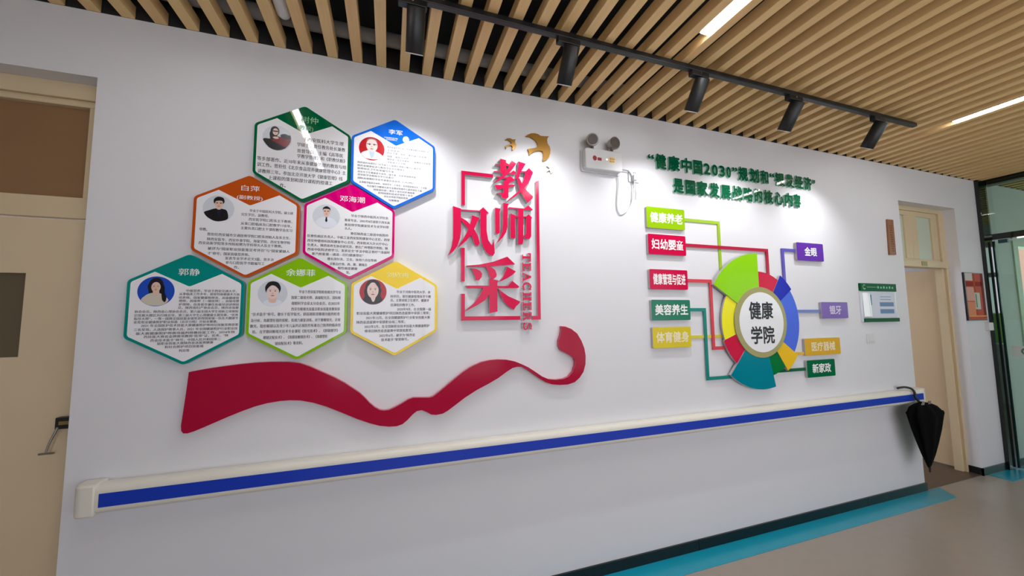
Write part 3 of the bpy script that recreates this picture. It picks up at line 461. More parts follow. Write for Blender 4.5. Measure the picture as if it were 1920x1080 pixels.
# ---------------------------------------------------------------- the six... seven hexagon panels
def hexagon(w, cx=0, cz=0):
    R_ = w/math.sqrt(3); return [(cx+R_*math.sin(math.radians(60*i)), cz+R_*math.cos(math.radians(60*i))) for i in range(6)]
HEX = {'green':((0,96,58),'dark green'),'blue':((24,104,214),'blue'),'orange':((188,78,20),'orange brown'),'magenta':((206,0,112),'magenta'),'teal':((0,134,126),'teal'),'lime':((132,186,14),'lime green'),'yellow':((250,204,26),'yellow')}
CEN = {'green':(-.416,2.386),'blue':(.021,2.388),'orange':(-.641,1.998),'magenta':(-.189,2.003),'teal':(-.859,1.604),'lime':(-.413,1.607),'yellow':(.037,1.608)}
LAB = {'green':'dark green framed hexagon panel of a teacher, top row left','blue':'blue framed hexagon panel of a teacher, top row right','orange':'orange brown framed hexagon panel, middle row left','magenta':'magenta framed hexagon panel, middle row right','teal':'teal framed hexagon panel, lowest and furthest left above the ribbon','lime':'lime green framed hexagon panel, middle of the bottom row','yellow':'yellow framed hexagon panel, right end of the bottom row'}
TH = {'green':(.0195,.034),'blue':(.0105,.026),'orange':(.0135,.026),'magenta':(.0135,.030),'teal':(.0112,.030),'lime':(.0150,.032),'yellow':(.0145,.027)}
POR = {'green':(-.117,.062,.064),'blue':(-.116,.067,.064),'orange':(-.118,.075,.062),'magenta':(-.114,.068,.062),'teal':(-.113,.078,.066),'lime':(-.112,.071,.062),'yellow':(-.111,.083,.066)}
P_skin = mat('print skin', (226,190,172), .3); P_skin2 = mat('print pale skin', (232,206,200), .3); P_hair = mat('print black', (22,20,26), .25); P_red = mat('print red', (176,14,26), .25)
P_bluebg = mat('print blue', (24,74,190), .25); P_coat = mat('print white coat', (222,226,238), .3); P_pale = mat('print pale grey', (206,212,220), .3); P_lip = mat('print lip', (176,80,84), .3); P_navy = mat('print navy', (26,28,52), .25); P_beige = mat('print beige', (206,198,184), .3); P_maroon = mat('print maroon', (120,16,28), .25)
def clip(pts, cx, cz, r):
    out = []
    for x, z in pts:
        d = math.hypot(x, z); k = min(1, .985/d) if d > 0 else 1
        out.append((cx+x*k*r, cz+z*k*r))
    return out
SHARP = ('tie','glasses','eyes','brows','face','mouth','nose')
def rounded(p, k=5):
    if len(p) > 20: return p
    out = []; n = len(p)
    for i in range(n):
        a, b_, c, d = (Vector(p[(i+j) % n]) for j in (-1,0,1,2))
        for j in range(k):
            t = j/k; q = .5*((2*b_)+(c-a)*t*.7+(2*a-5*b_+4*c-d)*t*t*.7+(1-.7)*(2*c-2*b_)*t*t*(3-2*t)+(3*b_-a-3*c+d)*t**3*.7) if False else b_*(1-t)+c*t+((c-a)*(t*(1-t)**2)-(d-b_)*(t*t*(1-t)))*.45-(c-b_)*(t*(1-t)**2-t*t*(1-t))*.45
            out.append((q.x, q.y))
    return out
P_brow = mat('print brow', (96,74,70), .3)
def portrait(parent, k, cx, cz, d):
    px, pz, r = POR[k]; px += cx; pz += cz
    bgm = {'blue':P_red,'yellow':P_red,'teal':P_bluebg}.get(k, P_pale)
    pt = obj('portrait', flat(bmesh.new(), ell(px, pz, r, r), d), bgm, parent)
    lv = [d]
    def layer(name, ma, *polys):
        bm_ = bmesh.new()
        for p in polys: lv[0] += .00012; flat(bm_, clip(p if name in SHARP else rounded(p), px, pz, r), lv[0])
        obj(name, bm_, ma, pt)
    def face(fx, fz, rx, rz, eye=True, skin=P_skin, lip=True):
        layer('face', skin, ell(fx, fz, rx, rz, 28))
        if eye: layer('eyes', P_hair, *[ell(fx+s*rx*.42, fz+rz*.10, rx*.14, rz*.05, 12) for s in (-1, 1)])
        if eye: layer('brows', P_brow, *[ell(fx+s*rx*.42, fz+rz*.27, rx*.22, rz*.025, 12) for s in (-1, 1)])
        layer('nose', mat('print nose', (206,166,150), .3) if 'print nose' not in bpy.data.materials else bpy.data.materials['print nose'], [(fx-.03,fz-.1*rz),(fx+.03,fz-.1*rz),(fx+.06,fz-.28*rz),(fx-.06,fz-.28*rz)])
        if lip: layer('mouth', P_lip, ell(fx, fz-rz*.52, rx*.30, rz*.07, 14))
    if k == 'teal':
        layer('hair', P_hair, ell(-.02,.42,.40,.50), [(-.42,.5),(-.40,-.05),(-.30,-.25),(.1,-.3),(.45,-.75),(.60,-.62),(.48,-.2),(.36,.5)])
        layer('clothing', P_beige, [(-.78,-.62),(-.55,-.28),(-.25,-.12),(.18,-.12),(.42,-.28),(.70,-.60),(.35,-.93),(-.35,-.93)])
        layer('neck', P_skin, [(-.14,.1),(.14,.1),(.16,-.18),(.0,-.3),(-.16,-.18)]); face(-.02,.28,.25,.34)
        layer('hair_lock', P_hair, [(.22,.55),(.40,.1),(.58,-.4),(.52,-.72),(.36,-.58),(.30,-.2)])
    elif k == 'yellow':
        layer('hair', P_hair, ell(-.02,.35,.56,.62), [(-.58,.3),(-.62,-.4),(-.75,-.72),(.0,-1),(.72,-.7),(.55,-.3),(.56,.3)]); layer('neck', P_skin2, [(-.2,-.2),(.2,-.2),(.1,-.72),(-.06,-.74)]); face(-.02,.12,.42,.62,skin=P_skin2)
        layer('fringe', P_hair, [(-.46,.36),(-.1,.80),(-.02,.84),(-.15,.92),(-.40,.80)], [(.44,.30),(.10,.74),(.0,.84),(.2,.9),(.46,.70)])
    elif k == 'lime':
        layer('clothing', P_coat, [(-.62,-.7),(-.3,-.5),(.35,-.5),(.66,-.7),(.3,-.95),(-.3,-.95)]); layer('neck', P_skin, [(-.22,-.2),(.22,-.2),(.24,-.66),(0,-.74),(-.24,-.66)]); face(.0,.12,.40,.56,skin=P_skin2)
        layer('hair', P_hair, [(-.44,.05),(-.52,.45),(-.34,.82),(0,.94),(.36,.82),(.54,.42),(.44,.02),(.40,.30),(.14,.58),(-.12,.60),(-.38,.30)])
    elif k == 'magenta':
        layer('clothing', P_coat, [(-.80,-.55),(-.55,-.2),(-.15,-.02),(.15,-.02),(.55,-.2),(.80,-.55),(.4,-.9),(-.4,-.9)]); layer('neck', P_skin, [(-.13,.2),(.13,.2),(.12,-.02),(0,-.10),(-.12,-.02)]); face(0,.38,.25,.36)
        layer('hair', P_hair, [(-.26,.45),(-.26,.70),(0,.86),(.26,.70),(.26,.45),(.2,.62),(-.2,.62)]); layer('glasses', P_navy, *[[(s*.05,.46),(s*.21,.46),(s*.21,.43),(s*.05,.43)] for s in (-1,1)])
        layer('tie', P_navy, [(-.06,-.06),(.06,-.06),(.05,-.16),(.09,-.36),(0,-.48),(-.09,-.36),(-.05,-.16)])
    elif k == 'blue':
        layer('clothing', P_coat, [(-.86,-.52),(-.35,-.18),(.30,-.18),(.86,-.52),(.5,-.86),(-.5,-.86)]); layer('shirt', mat('print sky shirt', (176,196,222), .3), [(-.2,-.2),(.22,-.2),(.1,-.75),(-.05,-.80)]); face(0,.28,.44,.56,skin=P_skin2)
        layer('glasses', P_navy, *[[(s*.06,.40),(s*.40,.40),(s*.40,.36),(s*.06,.36)] for s in (-1,1)]); layer('hair', mat('print grey hair', (150,138,138), .3), [(-.45,.42),(-.36,.75),(0,.88),(.36,.75),(.45,.42),(.36,.68),(0,.80),(-.36,.68)])
    elif k == 'orange':
        layer('clothing', P_hair, [(-.95,-.42),(-.5,-.12),(-.16,0),(.2,0),(.52,-.12),(.62,-.72),(.2,-.95),(-.3,-.95)]); layer('shirt', P_navy, [(-.12,0),(.16,0),(.1,-.55),(-.04,-.5)]); layer('neck', P_skin, [(-.12,.2),(.14,.2),(.12,-.05),(-.1,-.05)]); face(0,.36,.27,.36)
        layer('hair', P_hair, [(-.28,.35),(-.33,.66),(-.1,.90),(.24,.86),(.36,.6),(.28,.38),(.2,.60),(-.18,.56)]); layer('glasses', P_navy, *[[(s*.04,.45),(s*.24,.45),(s*.24,.42),(s*.04,.42)] for s in (-1,1)])
    else:
        layer('clothing', P_maroon, [(-.96,-.25),(-.55,-.10),(-.2,.15),(.3,.15),(.85,.35),(.9,-.2),(.55,-.75),(0,-.97),(-.5,-.75)]); layer('dark_wrap', P_hair, [(-.96,-.2),(-.6,-.1),(-.2,-.3),(.3,-.55),(.6,-.72),(0,-.97),(-.55,-.78)])
        layer('hair', P_hair, ell(-.18,.55,.30,.38), [(-.48,.5),(-.50,.0),(-.30,-.15),(.02,.3)], [(.2,.3),(.55,.42),(.92,.2),(.8,.02),(.3,.1)]); face(-.14,.50,.19,.27); layer('glasses', P_navy, [(-.32,.58),(.04,.58),(.04,.48),(-.32,.48)]); layer('hand', P_skin, ell(-.1,.02,.20,.09))
for k, (rgb, nm) in HEX.items():
    cx, cz = CEN[k]; t = thing('hexagon_panel', LAB[k], 'panel', 'hexagon teacher panels')
    col = mat(nm+' panel', rgb, .02, gain=1.05, spec=.3); side = mat(nm+' panel side', tuple(int(v*.75+60) for v in rgb), .3)
    bm = bmesh.new(); prism(bm, rpoly(hexagon(.432, cx, cz), .024), 0, .030, 0, 1)
    obj('back_board', bm, [col, side], t)
    h = hexagon(.408)
    up_l, up_r = (-.122, .2355-.122*math.tan(PI/6)), (.127, .2355-.127*math.tan(PI/6))
    pts = [up_r, h[1], h[2], h[3], h[4], h[5], up_l, (.006, .1005)]
    bm = bmesh.new(); prism(bm, [(x+cx, z+cz) for x, z in rpoly(pts, [0,.016,.016,.016,.016,.016,0,.014])], .030, .0310)
    obj('face_sheet', bm, M_sheet, t)
    hb, hn = TH[k]
    bn, bb, bs = bmesh.new(), bmesh.new(), bmesh.new()
    for kind, a, z, b, tx in PT[k]:
        if kind == 'b': write(bb, tx, cx+a, cx+b, cz+z, hb, .0313, bold=.018, res=2)
        else: write(bn if kind == 'n' else bs, tx, cx+a, cx+b, cz+z, {'n':hn,'s':hn*.72,'t':.0075}[kind], .0306, bold=.004, res=3)
    nmat = {'yellow':M_cream,'green':mat('pale green ink', (120,186,140), .4)}.get(k, M_lwhite)
    obj('name_lettering', bn, nmat, t)
    if len(bs.verts): obj('title_lettering', bs, nmat, t)
    else: bs.free()
    obj('body_text', bb, M_ink, t)
    portrait(t, k, cx, cz, .0314)

# ---------------------------------------------------------------- ribbon, birds, red title
bm = bmesh.new(); prism(bm, RIBBON, .0008, .025, 0, 1)
tag(obj('ribbon_cutout', bm, [M_rib, M_ribs]), 'large crimson wavy ribbon cut-out under the hexagons', 'ribbon')
for p, lab, ma in zip(BIRDS, ('largest gold bird cut-out, wings spread, above the red title','medium gold bird cut-out, left of the largest bird','tiny pale gold bird cut-out, below the largest bird'), (M_gold, M_gold, mat('pale mirror', (196,186,172), .2, metal=.6))):
    bm = bmesh.new(); prism(bm, p, 0, .012); tag(obj('bird_cutout', bm, ma), lab, 'bird', 'bird cut-outs')
for ch, polys in BIG.items():
    bm = bmesh.new()
    for i, p in enumerate(polys): prism(bm, p, 0, .0265+.0003*i, 0, 1)
    tag(obj('title_character', bm, [M_red, M_grey]), {'教':'big red raised character 教, uppermost of the title','师':'big red raised character 师, right of 风 in the title','风':'big red raised character 风, left edge of the title','采':'big red raised character 采, lowest of the title'}[ch], 'character', 'big red title characters')
FR = [([(.388,2.397),(.577,2.397),(.577,2.375),(.409,2.375),(.409,2.195),(.388,2.195)],'red corner bracket, upper left of the title frame'),
 ([(.387,1.948),(.408,1.948),(.408,1.757),(.387,1.757)],'short upright red bar, left side of the title frame below 风'),
 ([(.388,1.687),(.409,1.687),(.409,1.560),(.738,1.560),(.738,1.538),(.388,1.538)],'red L-shaped bracket, lower left corner of the title frame'),
 ([(.848,2.382),(.868,2.390),(.868,1.538),(.815,1.538),(.815,1.560),(.847,1.560)],'tall red bar turning in at its foot, right side of the title frame')]
for p, lab in FR:
    bm = bmesh.new(); prism(bm, p, 0, .022, 0, 1); tag(obj('title_frame_bar', bm, [M_red, M_grey]), lab, 'bar', 'red bars framing the title')
# TEACHERS, slab-serif letters turned a quarter turn clockwise, read downward
def arc(cx, cy, rx, ry, w, a0, a1, n=14):
    o_ = [(cx+rx*math.cos(math.radians(a0+(a1-a0)*i/n)), cy+ry*math.sin(math.radians(a0+(a1-a0)*i/n))) for i in range(n+1)]
    i_ = [(cx+(rx-w)*math.cos(math.radians(a0+(a1-a0)*i/n)), cy+(ry-w)*math.sin(math.radians(a0+(a1-a0)*i/n))) for i in range(n+1)]
    return o_+i_[::-1]
def R4(a, b, c_, d_): return [(a,b),(c_,b),(c_,d_),(a,d_)]
SLAB = {'T':[R4(0,.84,1,1),R4(.38,.012,.62,.988),R4(.008,.64,.13,.9),R4(.87,.64,.992,.9),R4(.22,0,.78,.11)],
'E':[R4(.14,.012,.38,.988),R4(0,.87,.92,1),R4(0,0,.95,.13),R4(.3,.43,.7,.57),R4(.8,.70,.912,.9),R4(.82,.1,.942,.32),R4(.62,.32,.72,.68)],
'A':[[(.38,1),(.60,1),(1.0,.05),(.75,.05)],[(.382,.99),(.52,.99),(.19,.05),(.06,.05)],R4(.24,.28,.72,.40),R4(0,0,.36,.10),R4(.62,.004,1.06,.10)],
'C':[arc(.5,.5,.5,.52,.19,50,310),R4(.77,.66,.90,.98),R4(.79,.04,.9,.30)],
'H':[R4(.12,.012,.36,.988),R4(.64,.012,.88,.988),R4(.3,.44,.7,.57),R4(0,.89,.47,1),R4(.53,.892,1,.998),R4(0,0,.47,.11),R4(.53,.002,1,.11)],
'R':[R4(.12,.012,.36,.988),R4(0,.89,.5,1),R4(0,0,.47,.11),arc(.48,.73,.38,.262,.15,-90,90),R4(.3,.45,.5,.58),[(.44,.5),(.68,.5),(1.02,.004),(.74,.004)]],
'S':[arc(.48,.74,.40,.27,.15,20,270),arc(.50,.28,.42,.29,.16,-160,95),R4(.75,.70,.86,1),R4(.1,0,.21,.3)]}
zt = 1.935
for i, ch in enumerate('TEACHERS'):
    bm = bmesh.new(); hgt = .056; wid = .052
    for q, p in enumerate(SLAB[ch]): prism(bm, [(.752+y*hgt, zt-x*wid) for x, y in p], 0, .0265+.0003*q, 0, 1)
    nth = ('first E, second letter from the top','last E, third letter from the bottom')
    lab = 'small red serif letter %s of the word TEACHERS, ' % ch + {0:'uppermost',1:nth[0],2:'third from the top',3:'fourth from the top',4:'fifth from the top',5:nth[1],6:'second from the bottom',7:'lowest'}[i]
    tag(obj('teachers_letter', bm, [M_red, mat('white letter side', (226,216,218), .3) if i == 0 else bpy.data.materials['white letter side']]), lab, 'letter', 'letters of the word TEACHERS'); zt -= .0585

# ---------------------------------------------------------------- green heading
for row, (txt, X_, zc) in enumerate((('“健康中国2030”规划和“银发经济”', HX1, 2.632), ('是国家发展战略的核心内容', HX2, 2.474))):
    seen = {}
    for i, ch in enumerate(txt):
        a, b = X_[i], X_[i+1]; gap = .005; small = ch in '“”'
        bm = bmesh.new(); z0 = zc; hh = .098
        write3d(bm, ch, a+gap, b-gap-(.004 if not small else 0), z0, hh if not small else .098, 0, .014, bold=.036 if not small else .02)
        if small: bmesh.ops.translate(bm, vec=(0,0,.004), verts=bm.verts)
        seen[ch] = seen.get(ch, 0)+1
        line = 'upper' if row == 0 else 'lower'
        nxt = txt[i+1] if i+1 < len(txt) else None; prv = txt[i-1] if i else None
        where = 'before '+nxt if nxt and (small and ch == '“' or prv is None) else ('after '+prv if prv else '')
        kind_ = 'quotation mark' if small else ('numeral' if ch.isdigit() else 'character')
        tag(obj('heading_character', bm, [M_hg, M_mint]), 'green raised %s %s %s in the %s heading line' % (kind_, ch, where, line), kind_, 'green heading characters')

# ---------------------------------------------------------------- nine name plates and their connector strips
PL = [('健康养老',1.657,1.980,2.152,2.300,(152,198,18),'lime','top of the left column'),('妇幼婴童',1.660,1.980,1.970,2.111,(208,14,72),'crimson','second of the left column'),('健康管理与促进',1.661,1.982,1.732,1.869,(208,14,72),'crimson','third of the left column'),('美容养生',1.667,1.992,1.523,1.662,(48,128,102),'grey green','fourth of the left column'),('体育健身',1.668,1.988,1.338,1.478,(222,202,48),'mustard yellow','bottom of the left column'),
 ('金眼',3.084,3.396,1.985,2.131,(104,56,172),'purple','top of the right column'),('银牙',3.322,3.642,1.520,1.653,(128,100,180),'lilac','second of the right column'),('医疗器械',3.100,3.512,1.231,1.365,(222,174,48),'gold','third of the right column'),('新家政',3.106,3.430,1.061,1.195,(0,106,64),'dark green','bottom of the right column')]
for tx, a, b, z0, z1, rgb, nm, where in PL:
    t = thing('topic_plate', '%s plate lettered %s, %s beside the wheel' % (nm, tx, where), 'plate', 'topic plates around the wheel')
    bm = bmesh.new(); prism(bm, rrect(a, b, z0, z1, .010), 0, .022, 0, 1)
    obj('board', bm, [mat(nm+' plate', rgb, .15, gain=.95, spec=.12), M_grey], t, bevel=.0015, seg=2)
    n = len(tx); w_ = min(.068*n if n > 3 else .07*n, (b-a)*.84); cxp = (a+b)/2+(.004 if n < 7 else .004); 
    bm = bmesh.new(); hz_ = .066 if n < 7 else .068
    if '童' in tx:
        cw = w_/n; x3 = cxp-w_/2+cw*3; write(bm, tx[:3], cxp-w_/2, x3, (z0+z1)/2, hz_, .0225, bold=.026)
        write(bm, '立', x3+.006, x3+cw-.004, (z0+z1)/2+.018, .030, .0225, bold=.026); write(bm, '里', x3+.006, x3+cw-.004, (z0+z1)/2-.014, .036, .0225, bold=.026)
    else: write(bm, tx, cxp-w_/2, cxp+w_/2, (z0+z1)/2, hz_, .0225, bold=.026)
    obj('lettering', bm, M_lwhite if '体' not in tx and '医' not in tx and '银' not in tx else mat('soft white lettering', (238,226,190) if '银' not in tx else (214,204,230), .4), t)
def strip(name_, segs, d0, d1, rgb, lab):
    bm = bmesh.new()
    for a, b, z0, z1 in segs: prism(bm, [(a,z0),(b,z0),(b,z1),(a,z1)], d0, d1)
    bmesh.ops.remove_doubles(bm, verts=bm.verts, dist=1e-5)
    tag(obj('connector_strip', bm, mat(name_, rgb, .2, gain=1.1)), lab, 'strip', 'connector strips to the wheel')
w2 = .0115
strip('lime strip', [(1.980,2.3175,2.234-w2,2.234+w2),(2.306-w2,2.306+w2,1.86,2.234-w2)], 0, .007, (150,186,48), 'thin lime strip from the top left plate down to the lime wheel sector')
strip('crimson strip', [(1.980,2.782,2.050-w2,2.050+w2),(2.771-w2,2.771+w2,1.84,2.050-w2)], .0072, .014, (176,26,62), 'thin crimson strip from plate 妇幼婴童 over to the red sector at the wheel top')
strip('rose strip', [(1.982,2.205,1.798-w2,1.798+w2),(2.195-w2,2.195+w2,1.333,1.798-w2),(2.195-w2,2.30,1.321-w2,1.321+w2)], .0072, .014, (206,62,76), 'thin rose strip stepping from plate 健康管理与促进 down to the lower red sector')
strip('teal strip', [(1.990,2.139,1.594-w2,1.594+w2),(2.128-w2,2.128+w2,1.125,1.594-w2),(2.128-w2,2.37,1.113-w2,1.113+w2)], .0072, .014, (22,128,120), 'thin teal strip stepping from plate 美容养生 down to the teal sector')
strip('mustard strip', [(1.988,2.29,1.404-w2,1.404+w2)], 0, .007, (206,192,70), 'straight mustard strip from plate 体育健身 to the yellow sector')
strip('violet strip', [(2.934,3.085,2.064-w2,2.064+w2),(2.946-w2,2.946+w2,1.80,2.064-w2)], 0, .012, (92,84,176), 'bent violet strip from the purple plate down to the dark blue sector')
strip('slate blue strip', [(3.02,3.325,1.580-w2,1.580+w2)], 0, .012, (104,116,182), 'straight slate blue strip from the lilac plate to the blue sector')
strip('gold strip', [(2.95,3.105,1.250-w2,1.250+w2)], 0, .012, (222,176,70), 'short gold strip from the gold plate to the wheel')
strip('green strip', [(2.78,3.110,1.128-w2,1.128+w2)], 0, .012, (8,92,58), 'short dark green strip from the bottom right plate to the wheel')

# ---------------------------------------------------------------- the wheel
WX, WZ = 2.634, 1.500
wh = thing('display_wheel', 'round wheel of coloured sectors with a white centre disc', 'wheel')
SEC = [('lime',90,148,.515,.036,(140,206,24)),('red',57,90,.380,.030,(196,16,62)),('dark blue',36,57,.424,.033,(32,40,170)),('blue',-35,36,.408,.030,(76,106,214)),('gold',-56,-35,.446,.033,(228,184,36)),('green',-77,-56,.408,.029,(4,112,52)),('teal',-131,-77,.490,.036,(0,124,142)),('red',-161,-131,.385,.031,(200,20,66)),('yellow',148,199,.370,.028,(238,226,44))]
for nm, a0, a1, R_, th, rgb in SEC:
    n = 18
    pts = ell(WX, WZ, R_, R_, n, a0, a1)+ell(WX, WZ, .225, .225, n, a0, a1)[::-1]
    bm = bmesh.new(); prism(bm, pts, .015, th, 0, 1)
    o = obj('sector', bm, [mat('wheel '+nm, rgb, .12, gain=1.1, spec=.12) if 'wheel '+nm not in bpy.data.materials else bpy.data.materials['wheel '+nm], M_grey], wh)
    o['label'] = nm+' sector'
bm = bmesh.new(); n = 64
prism(bm, ell(WX, WZ, .262, .262, n), .0145, .039, 0, 0); obj('ring', bm, mat('olive ring', (158,152,98), .35, gain=1.1), wh, bevel=.002)
bm = bmesh.new(); prism(bm, ell(WX+.003, WZ, .222, .222, n), .039, .0405); obj('centre_disc', bm, M_sheet, wh)
bm = bmesh.new(); write(bm, '健康', WX-.118, WX+.118, WZ+.083, .118, .0409, bold=.026); write(bm, '学院', WX-.112, WX+.118, WZ-.098, .118, .0409, bold=.026); obj('lettering', bm, M_ink, wh)

# ---------------------------------------------------------------- emergency light, socket
em = thing('emergency_light', 'white twin-head emergency light box on the wall above the heading', 'emergency light')
bm = bmesh.new(); prism(bm, rrect(1.180, 1.455, 2.500, 2.634, .016), 0, .055); obj('casing', bm, M_white, em, bevel=.006)
bm = bmesh.new(); prism(bm, rrect(1.172, 1.468, 2.492, 2.640, .012), 0, .012); obj('back_plate', bm, M_white, em)
for hx_, tilt in ((1.238,-.25), (1.385,.1)):
    ax = Vector((tilt, -.9, -.12)).normalized(); p = Vector((hx_, D-.025, 2.688))
    bm = bmesh.new(); tube(bm, [p, p+ax*.02, p+ax*.05, p+ax*.053], [.026, .036, .041, .038], 28); hd = obj('lamp_head', bm, M_steel, em, smooth=True)
    bm = bmesh.new(); tube(bm, [p+ax*.0531, p+ax*.055], .034, 28)
    obj('lens', bm, mat('ribbed lens', (120,118,120), .15, metal=.6, noise=.4, nscale=90, stretch=(1,1,8)) if 'ribbed lens' not in bpy.data.materials else bpy.data.materials['ribbed lens'], hd)
    bm = bmesh.new(); tube(bm, [(hx_, D-.03, 2.632), (hx_, D-.03, 2.66)], .016, 14); obj('neck', bm, M_steel, em, smooth=True)
bm = bmesh.new(); flat(bm, ell(1.247, 2.570, .015, .017, 24), .0555); flat(bm, rrect(1.267, 1.297, 2.557, 2.577, .003), .0555); obj('red_mark', bm, mat('red brown print', (150,40,34), .4), em)
bm = bmesh.new(); flat(bm, rrect(1.353, 1.400, 2.550, 2.592, .004), .0555); obj('gold_patch', bm, mat('gold patch', (236,204,140), .3), em)  # flat pale gold patch on the casing front
bm = bmesh.new()
for i in range(3):
    for j in range(2): flat(bm, rrect(1.359+.013*i, 1.368+.013*i, 2.556+.017*j, 2.568+.017*j, .002), .0559)
obj('gold_squares', bm, mat('gold squares', (190,140,70), .4), em)  # small darker gold squares laid over the patch
bm = bmesh.new(); flat(bm, ell(1.337, 2.571, .004, .004, 16), .0556); obj('indicator', bm, emis('indicator', (1,.75,.3), 3), em)
bm = bmesh.new(); tube(bm, smooth_path([(1.445,D-.012,2.495),(1.450,D-.012,2.43),(1.437,D-.010,2.33),(1.437,D-.008,2.27),(1.452,D-.007,2.235),(1.475,D-.007,2.232),(1.515,D-.008,2.262),(1.55,D-.012,2.32),(1.562,D-.02,2.40),(1.567,D-.028,2.468)]), .0035, 8)
pc = obj('power_cord', bm, M_white, em, smooth=True)
bm = bmesh.new(); box(bm, 1.555, 1.582, D-.038, D-.0105, 2.466, 2.502); obj('plug', bm, M_white, pc, bevel=.005)
so = thing('wall_socket', 'white wall socket with a plugged-in cord, right of the emergency light', 'socket')
bm = bmesh.new(); prism(bm, rrect(1.535, 1.618, 2.462, 2.545, .006), 0, .009); obj('plate', bm, M_white, so, bevel=.002)
bm = bmesh.new()
for dx, dz in ((.040,.066),(.052,.066),(.040,.050),(.053,.048)): flat(bm, ell(1.535+dx, 2.462+dz, .003, .004, 12), .0093)
obj('pin_holes', bm, M_lock, so)
bm = bmesh.new(); tube(bm, smooth_path([(1.460,D-.02,2.533),(1.51,D-.016,2.535),(1.535,D-.014,2.528),(1.556,D-.016,2.50)]), .003, 8)
tag(obj('thin_cable', bm, M_alu, smooth=True), 'thin grey cable from the emergency light box to the socket', 'cable')
bm = bmesh.new(); tube(bm, smooth_path([(1.575,D-.030,2.47),(1.583,D-.012,2.42),(1.592,D-.006,2.38),(1.588,D-.005,2.345)]), .0025, 8)
tag(obj('loose_wire', bm, M_white, smooth=True), 'short loose white wire hanging below the wall socket', 'wire')

# ---------------------------------------------------------------- right end of the wall
wp = thing('wooden_plaque', 'narrow upright brown wooden plaque beside the right doorway', 'plaque')
bm = bmesh.new(); prism(bm, [(4.290,2.084),(4.385,2.088),(4.387,2.413),(4.300,2.412)], 0, .014); obj('board', bm, mat('walnut board', (146,98,70), .4, noise=.25, nscale=12, stretch=(6,1,1)), wp, bevel=.002)
bm = bmesh.new(); random.seed(3)
for i in range(12):
    z = 2.36-.021*i
    for j in range(2): x = 4.327+random.uniform(-.008,.004)+.02*j; flat(bm, rrect(x, x+.013, z-.011, z-.003, .001), .0144)
obj('carved_marks', bm, mat('carved marks', (84,50,36), .5), wp)
nb = thing('notice_board', 'green-headed white notice frame on the wall, left of the right doorway', 'notice')
obj('backing', prism(bmesh.new(), [(3.835,1.486),(4.325,1.486),(4.325,1.752),(3.835,1.752)], 0, .010), mat('notice acrylic', (214,218,226), .1), nb)
obj('header_bar', prism(bmesh.new(), [(3.838,1.750),(4.328,1.750),(4.328,1.818),(3.838,1.818)], 0, .018), mat('header green', (2,84,46), .4, spec=.15), nb, bevel=.002)
obj('footer_bar', prism(bmesh.new(), [(3.86,1.484),(4.335,1.484),(4.335,1.516),(3.86,1.516)], 0, .020), bpy.data.materials['header green'], nb, bevel=.002)
bm = bmesh.new()
for i in range(6): z = 1.795-.004*(i % 2); flat(bm, rrect(4.06+.04*i, 4.082+.04*i, 1.775, z, .001), .0184)
flat(bm, [(3.92,1.783),(4.05,1.783),(4.05,1.787),(3.92,1.787)], .0184)
flat(bm, arc(3.885, 1.785, .020, .022, .006, 40, 320), .0184)
flat(bm, [(3.872,1.770),(3.900,1.770),(3.900,1.775),(3.872,1.775)], .0186)
obj('header_print', bm, mat('mint print', (120,190,150), .4), nb)
obj('paper', flat(bmesh.new(), [(3.97,1.525),(4.31,1.525),(4.31,1.745),(3.97,1.745)], .0105), mat('notice paper', (210,214,226), .5), nb)
bm = bmesh.new()
bandm = mat('blue grey print', (104,136,176), .5)
for z0, z1 in ((1.618,1.655),(1.556,1.594)): obj('printed_band', flat(bmesh.new(), [(4.09,z0),(4.285,z0),(4.285,z1),(4.09,z1)], .0108), bandm, nb)
for z in (1.70, 1.676): flat(bm, [(4.10,z),(4.25,z),(4.25,z+.005),(4.10,z+.005)], .0108)
flat(bm, [(3.955,1.63),(3.985,1.63),(3.985,1.72),(3.955,1.72)], .0108)
obj('printed_lines', bm, bandm, nb)
bm = bmesh.new(); prev = None                            # curled clear sheet lifting at the left
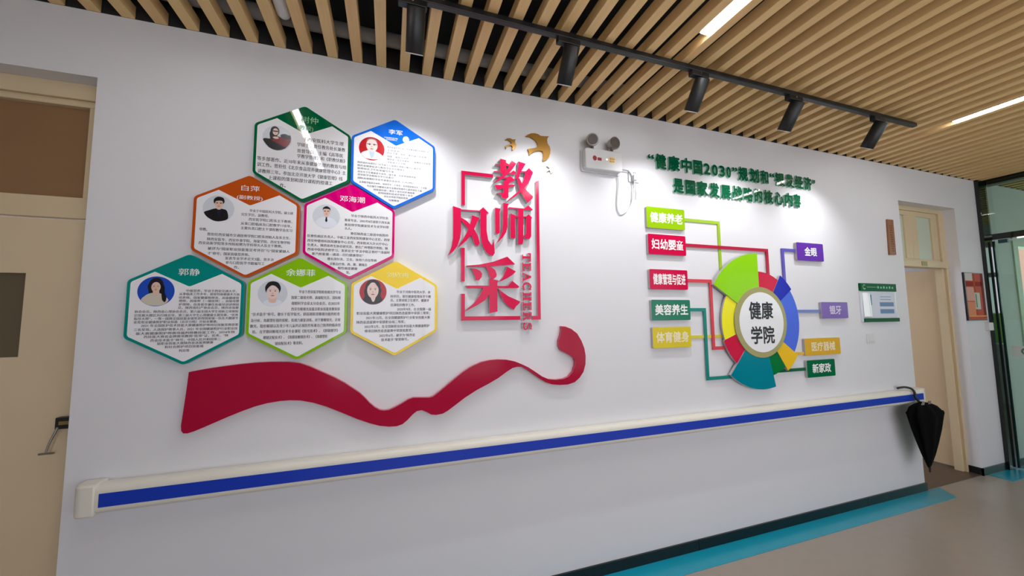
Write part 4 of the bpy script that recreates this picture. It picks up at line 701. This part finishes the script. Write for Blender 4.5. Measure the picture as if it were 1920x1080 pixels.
for i in range(9):
    t_ = i/8; x = 3.865+.085*t_; d_ = .013+.028*math.sin(PI*t_*.9)
    cur = [bm.verts.new((x, D-d_, 1.53)), bm.verts.new((x, D-d_*.8, 1.735))]
    if prev: bm.faces.new((prev[0], cur[0], cur[1], prev[1]))
    prev = cur
obj('curled_sheet', bm, mat('curled sheet', (232,238,238), .08, coat=.8), nb, smooth=True)
sw = thing('light_switch', 'plain white light switch below the green-headed notice', 'switch')
obj('plate', prism(bmesh.new(), rrect(3.888, 3.985, 1.302, 1.384, .006), 0, .008), M_white, sw, bevel=.002)
obj('rocker', prism(bmesh.new(), rrect(3.903, 3.970, 1.318, 1.370, .004), .008, .011), M_white, sw, bevel=.001)
po = thing('framed_poster', 'narrow framed red and orange poster on the wall right of the doorway', 'poster')
obj('frame', prism(bmesh.new(), [(5.440,1.478),(5.778,1.478),(5.778,1.960),(5.440,1.960)], 0, .016), mat('dark frame', (40,36,44), .3), po)
bm = bmesh.new()
def px(u0_, u1_, v0_, v1_, mi, dd=.0164): flat(bm, [(5.452+.318*a, 1.488+.464*b) for a, b in ((u0_,v0_),(u1_,v0_),(u1_,v1_),(u0_,v1_))], dd, mi)
px(0,1,0,1,0); px(.0,.40,.84,1,1,.0167); px(.0,.42,.40,.70,6,.0167); px(.0,.9,.72,.82,2,.0170); px(.42,.52,.10,1,3,.0173); px(.86,1,.04,1,4,.0170); px(.42,.72,.22,.58,5,.0176); px(.47,.53,.26,.55,7,.0179); px(0,1,.06,.085,8,.0180); px(.0,.42,.08,.38,9,.0168)
obj('artwork', bm, [mat('art brick', (186,82,70), .6, spec=.15), mat('art grey', (206,196,196), .6, spec=.15), mat('art dark red', (150,22,24), .6, spec=.15), mat('art orange', (170,72,32), .6, spec=.15), mat('art maroon', (120,30,30), .6, spec=.15), mat('art mint', (196,206,186), .6, spec=.15), mat('art pink', (214,160,146), .6, spec=.15), mat('art slate', (110,116,104), .6, spec=.15), mat('art amber', (240,160,84), .6, spec=.15), mat('art salmon', (216,138,104), .6, spec=.15)], po)
cb = thing('card_reader', 'small white box on the wall below the framed poster', 'box')
obj('casing', prism(bmesh.new(), rrect(5.765, 5.850, 1.375, 1.455, .008), 0, .028), M_white, cb, bevel=.003)
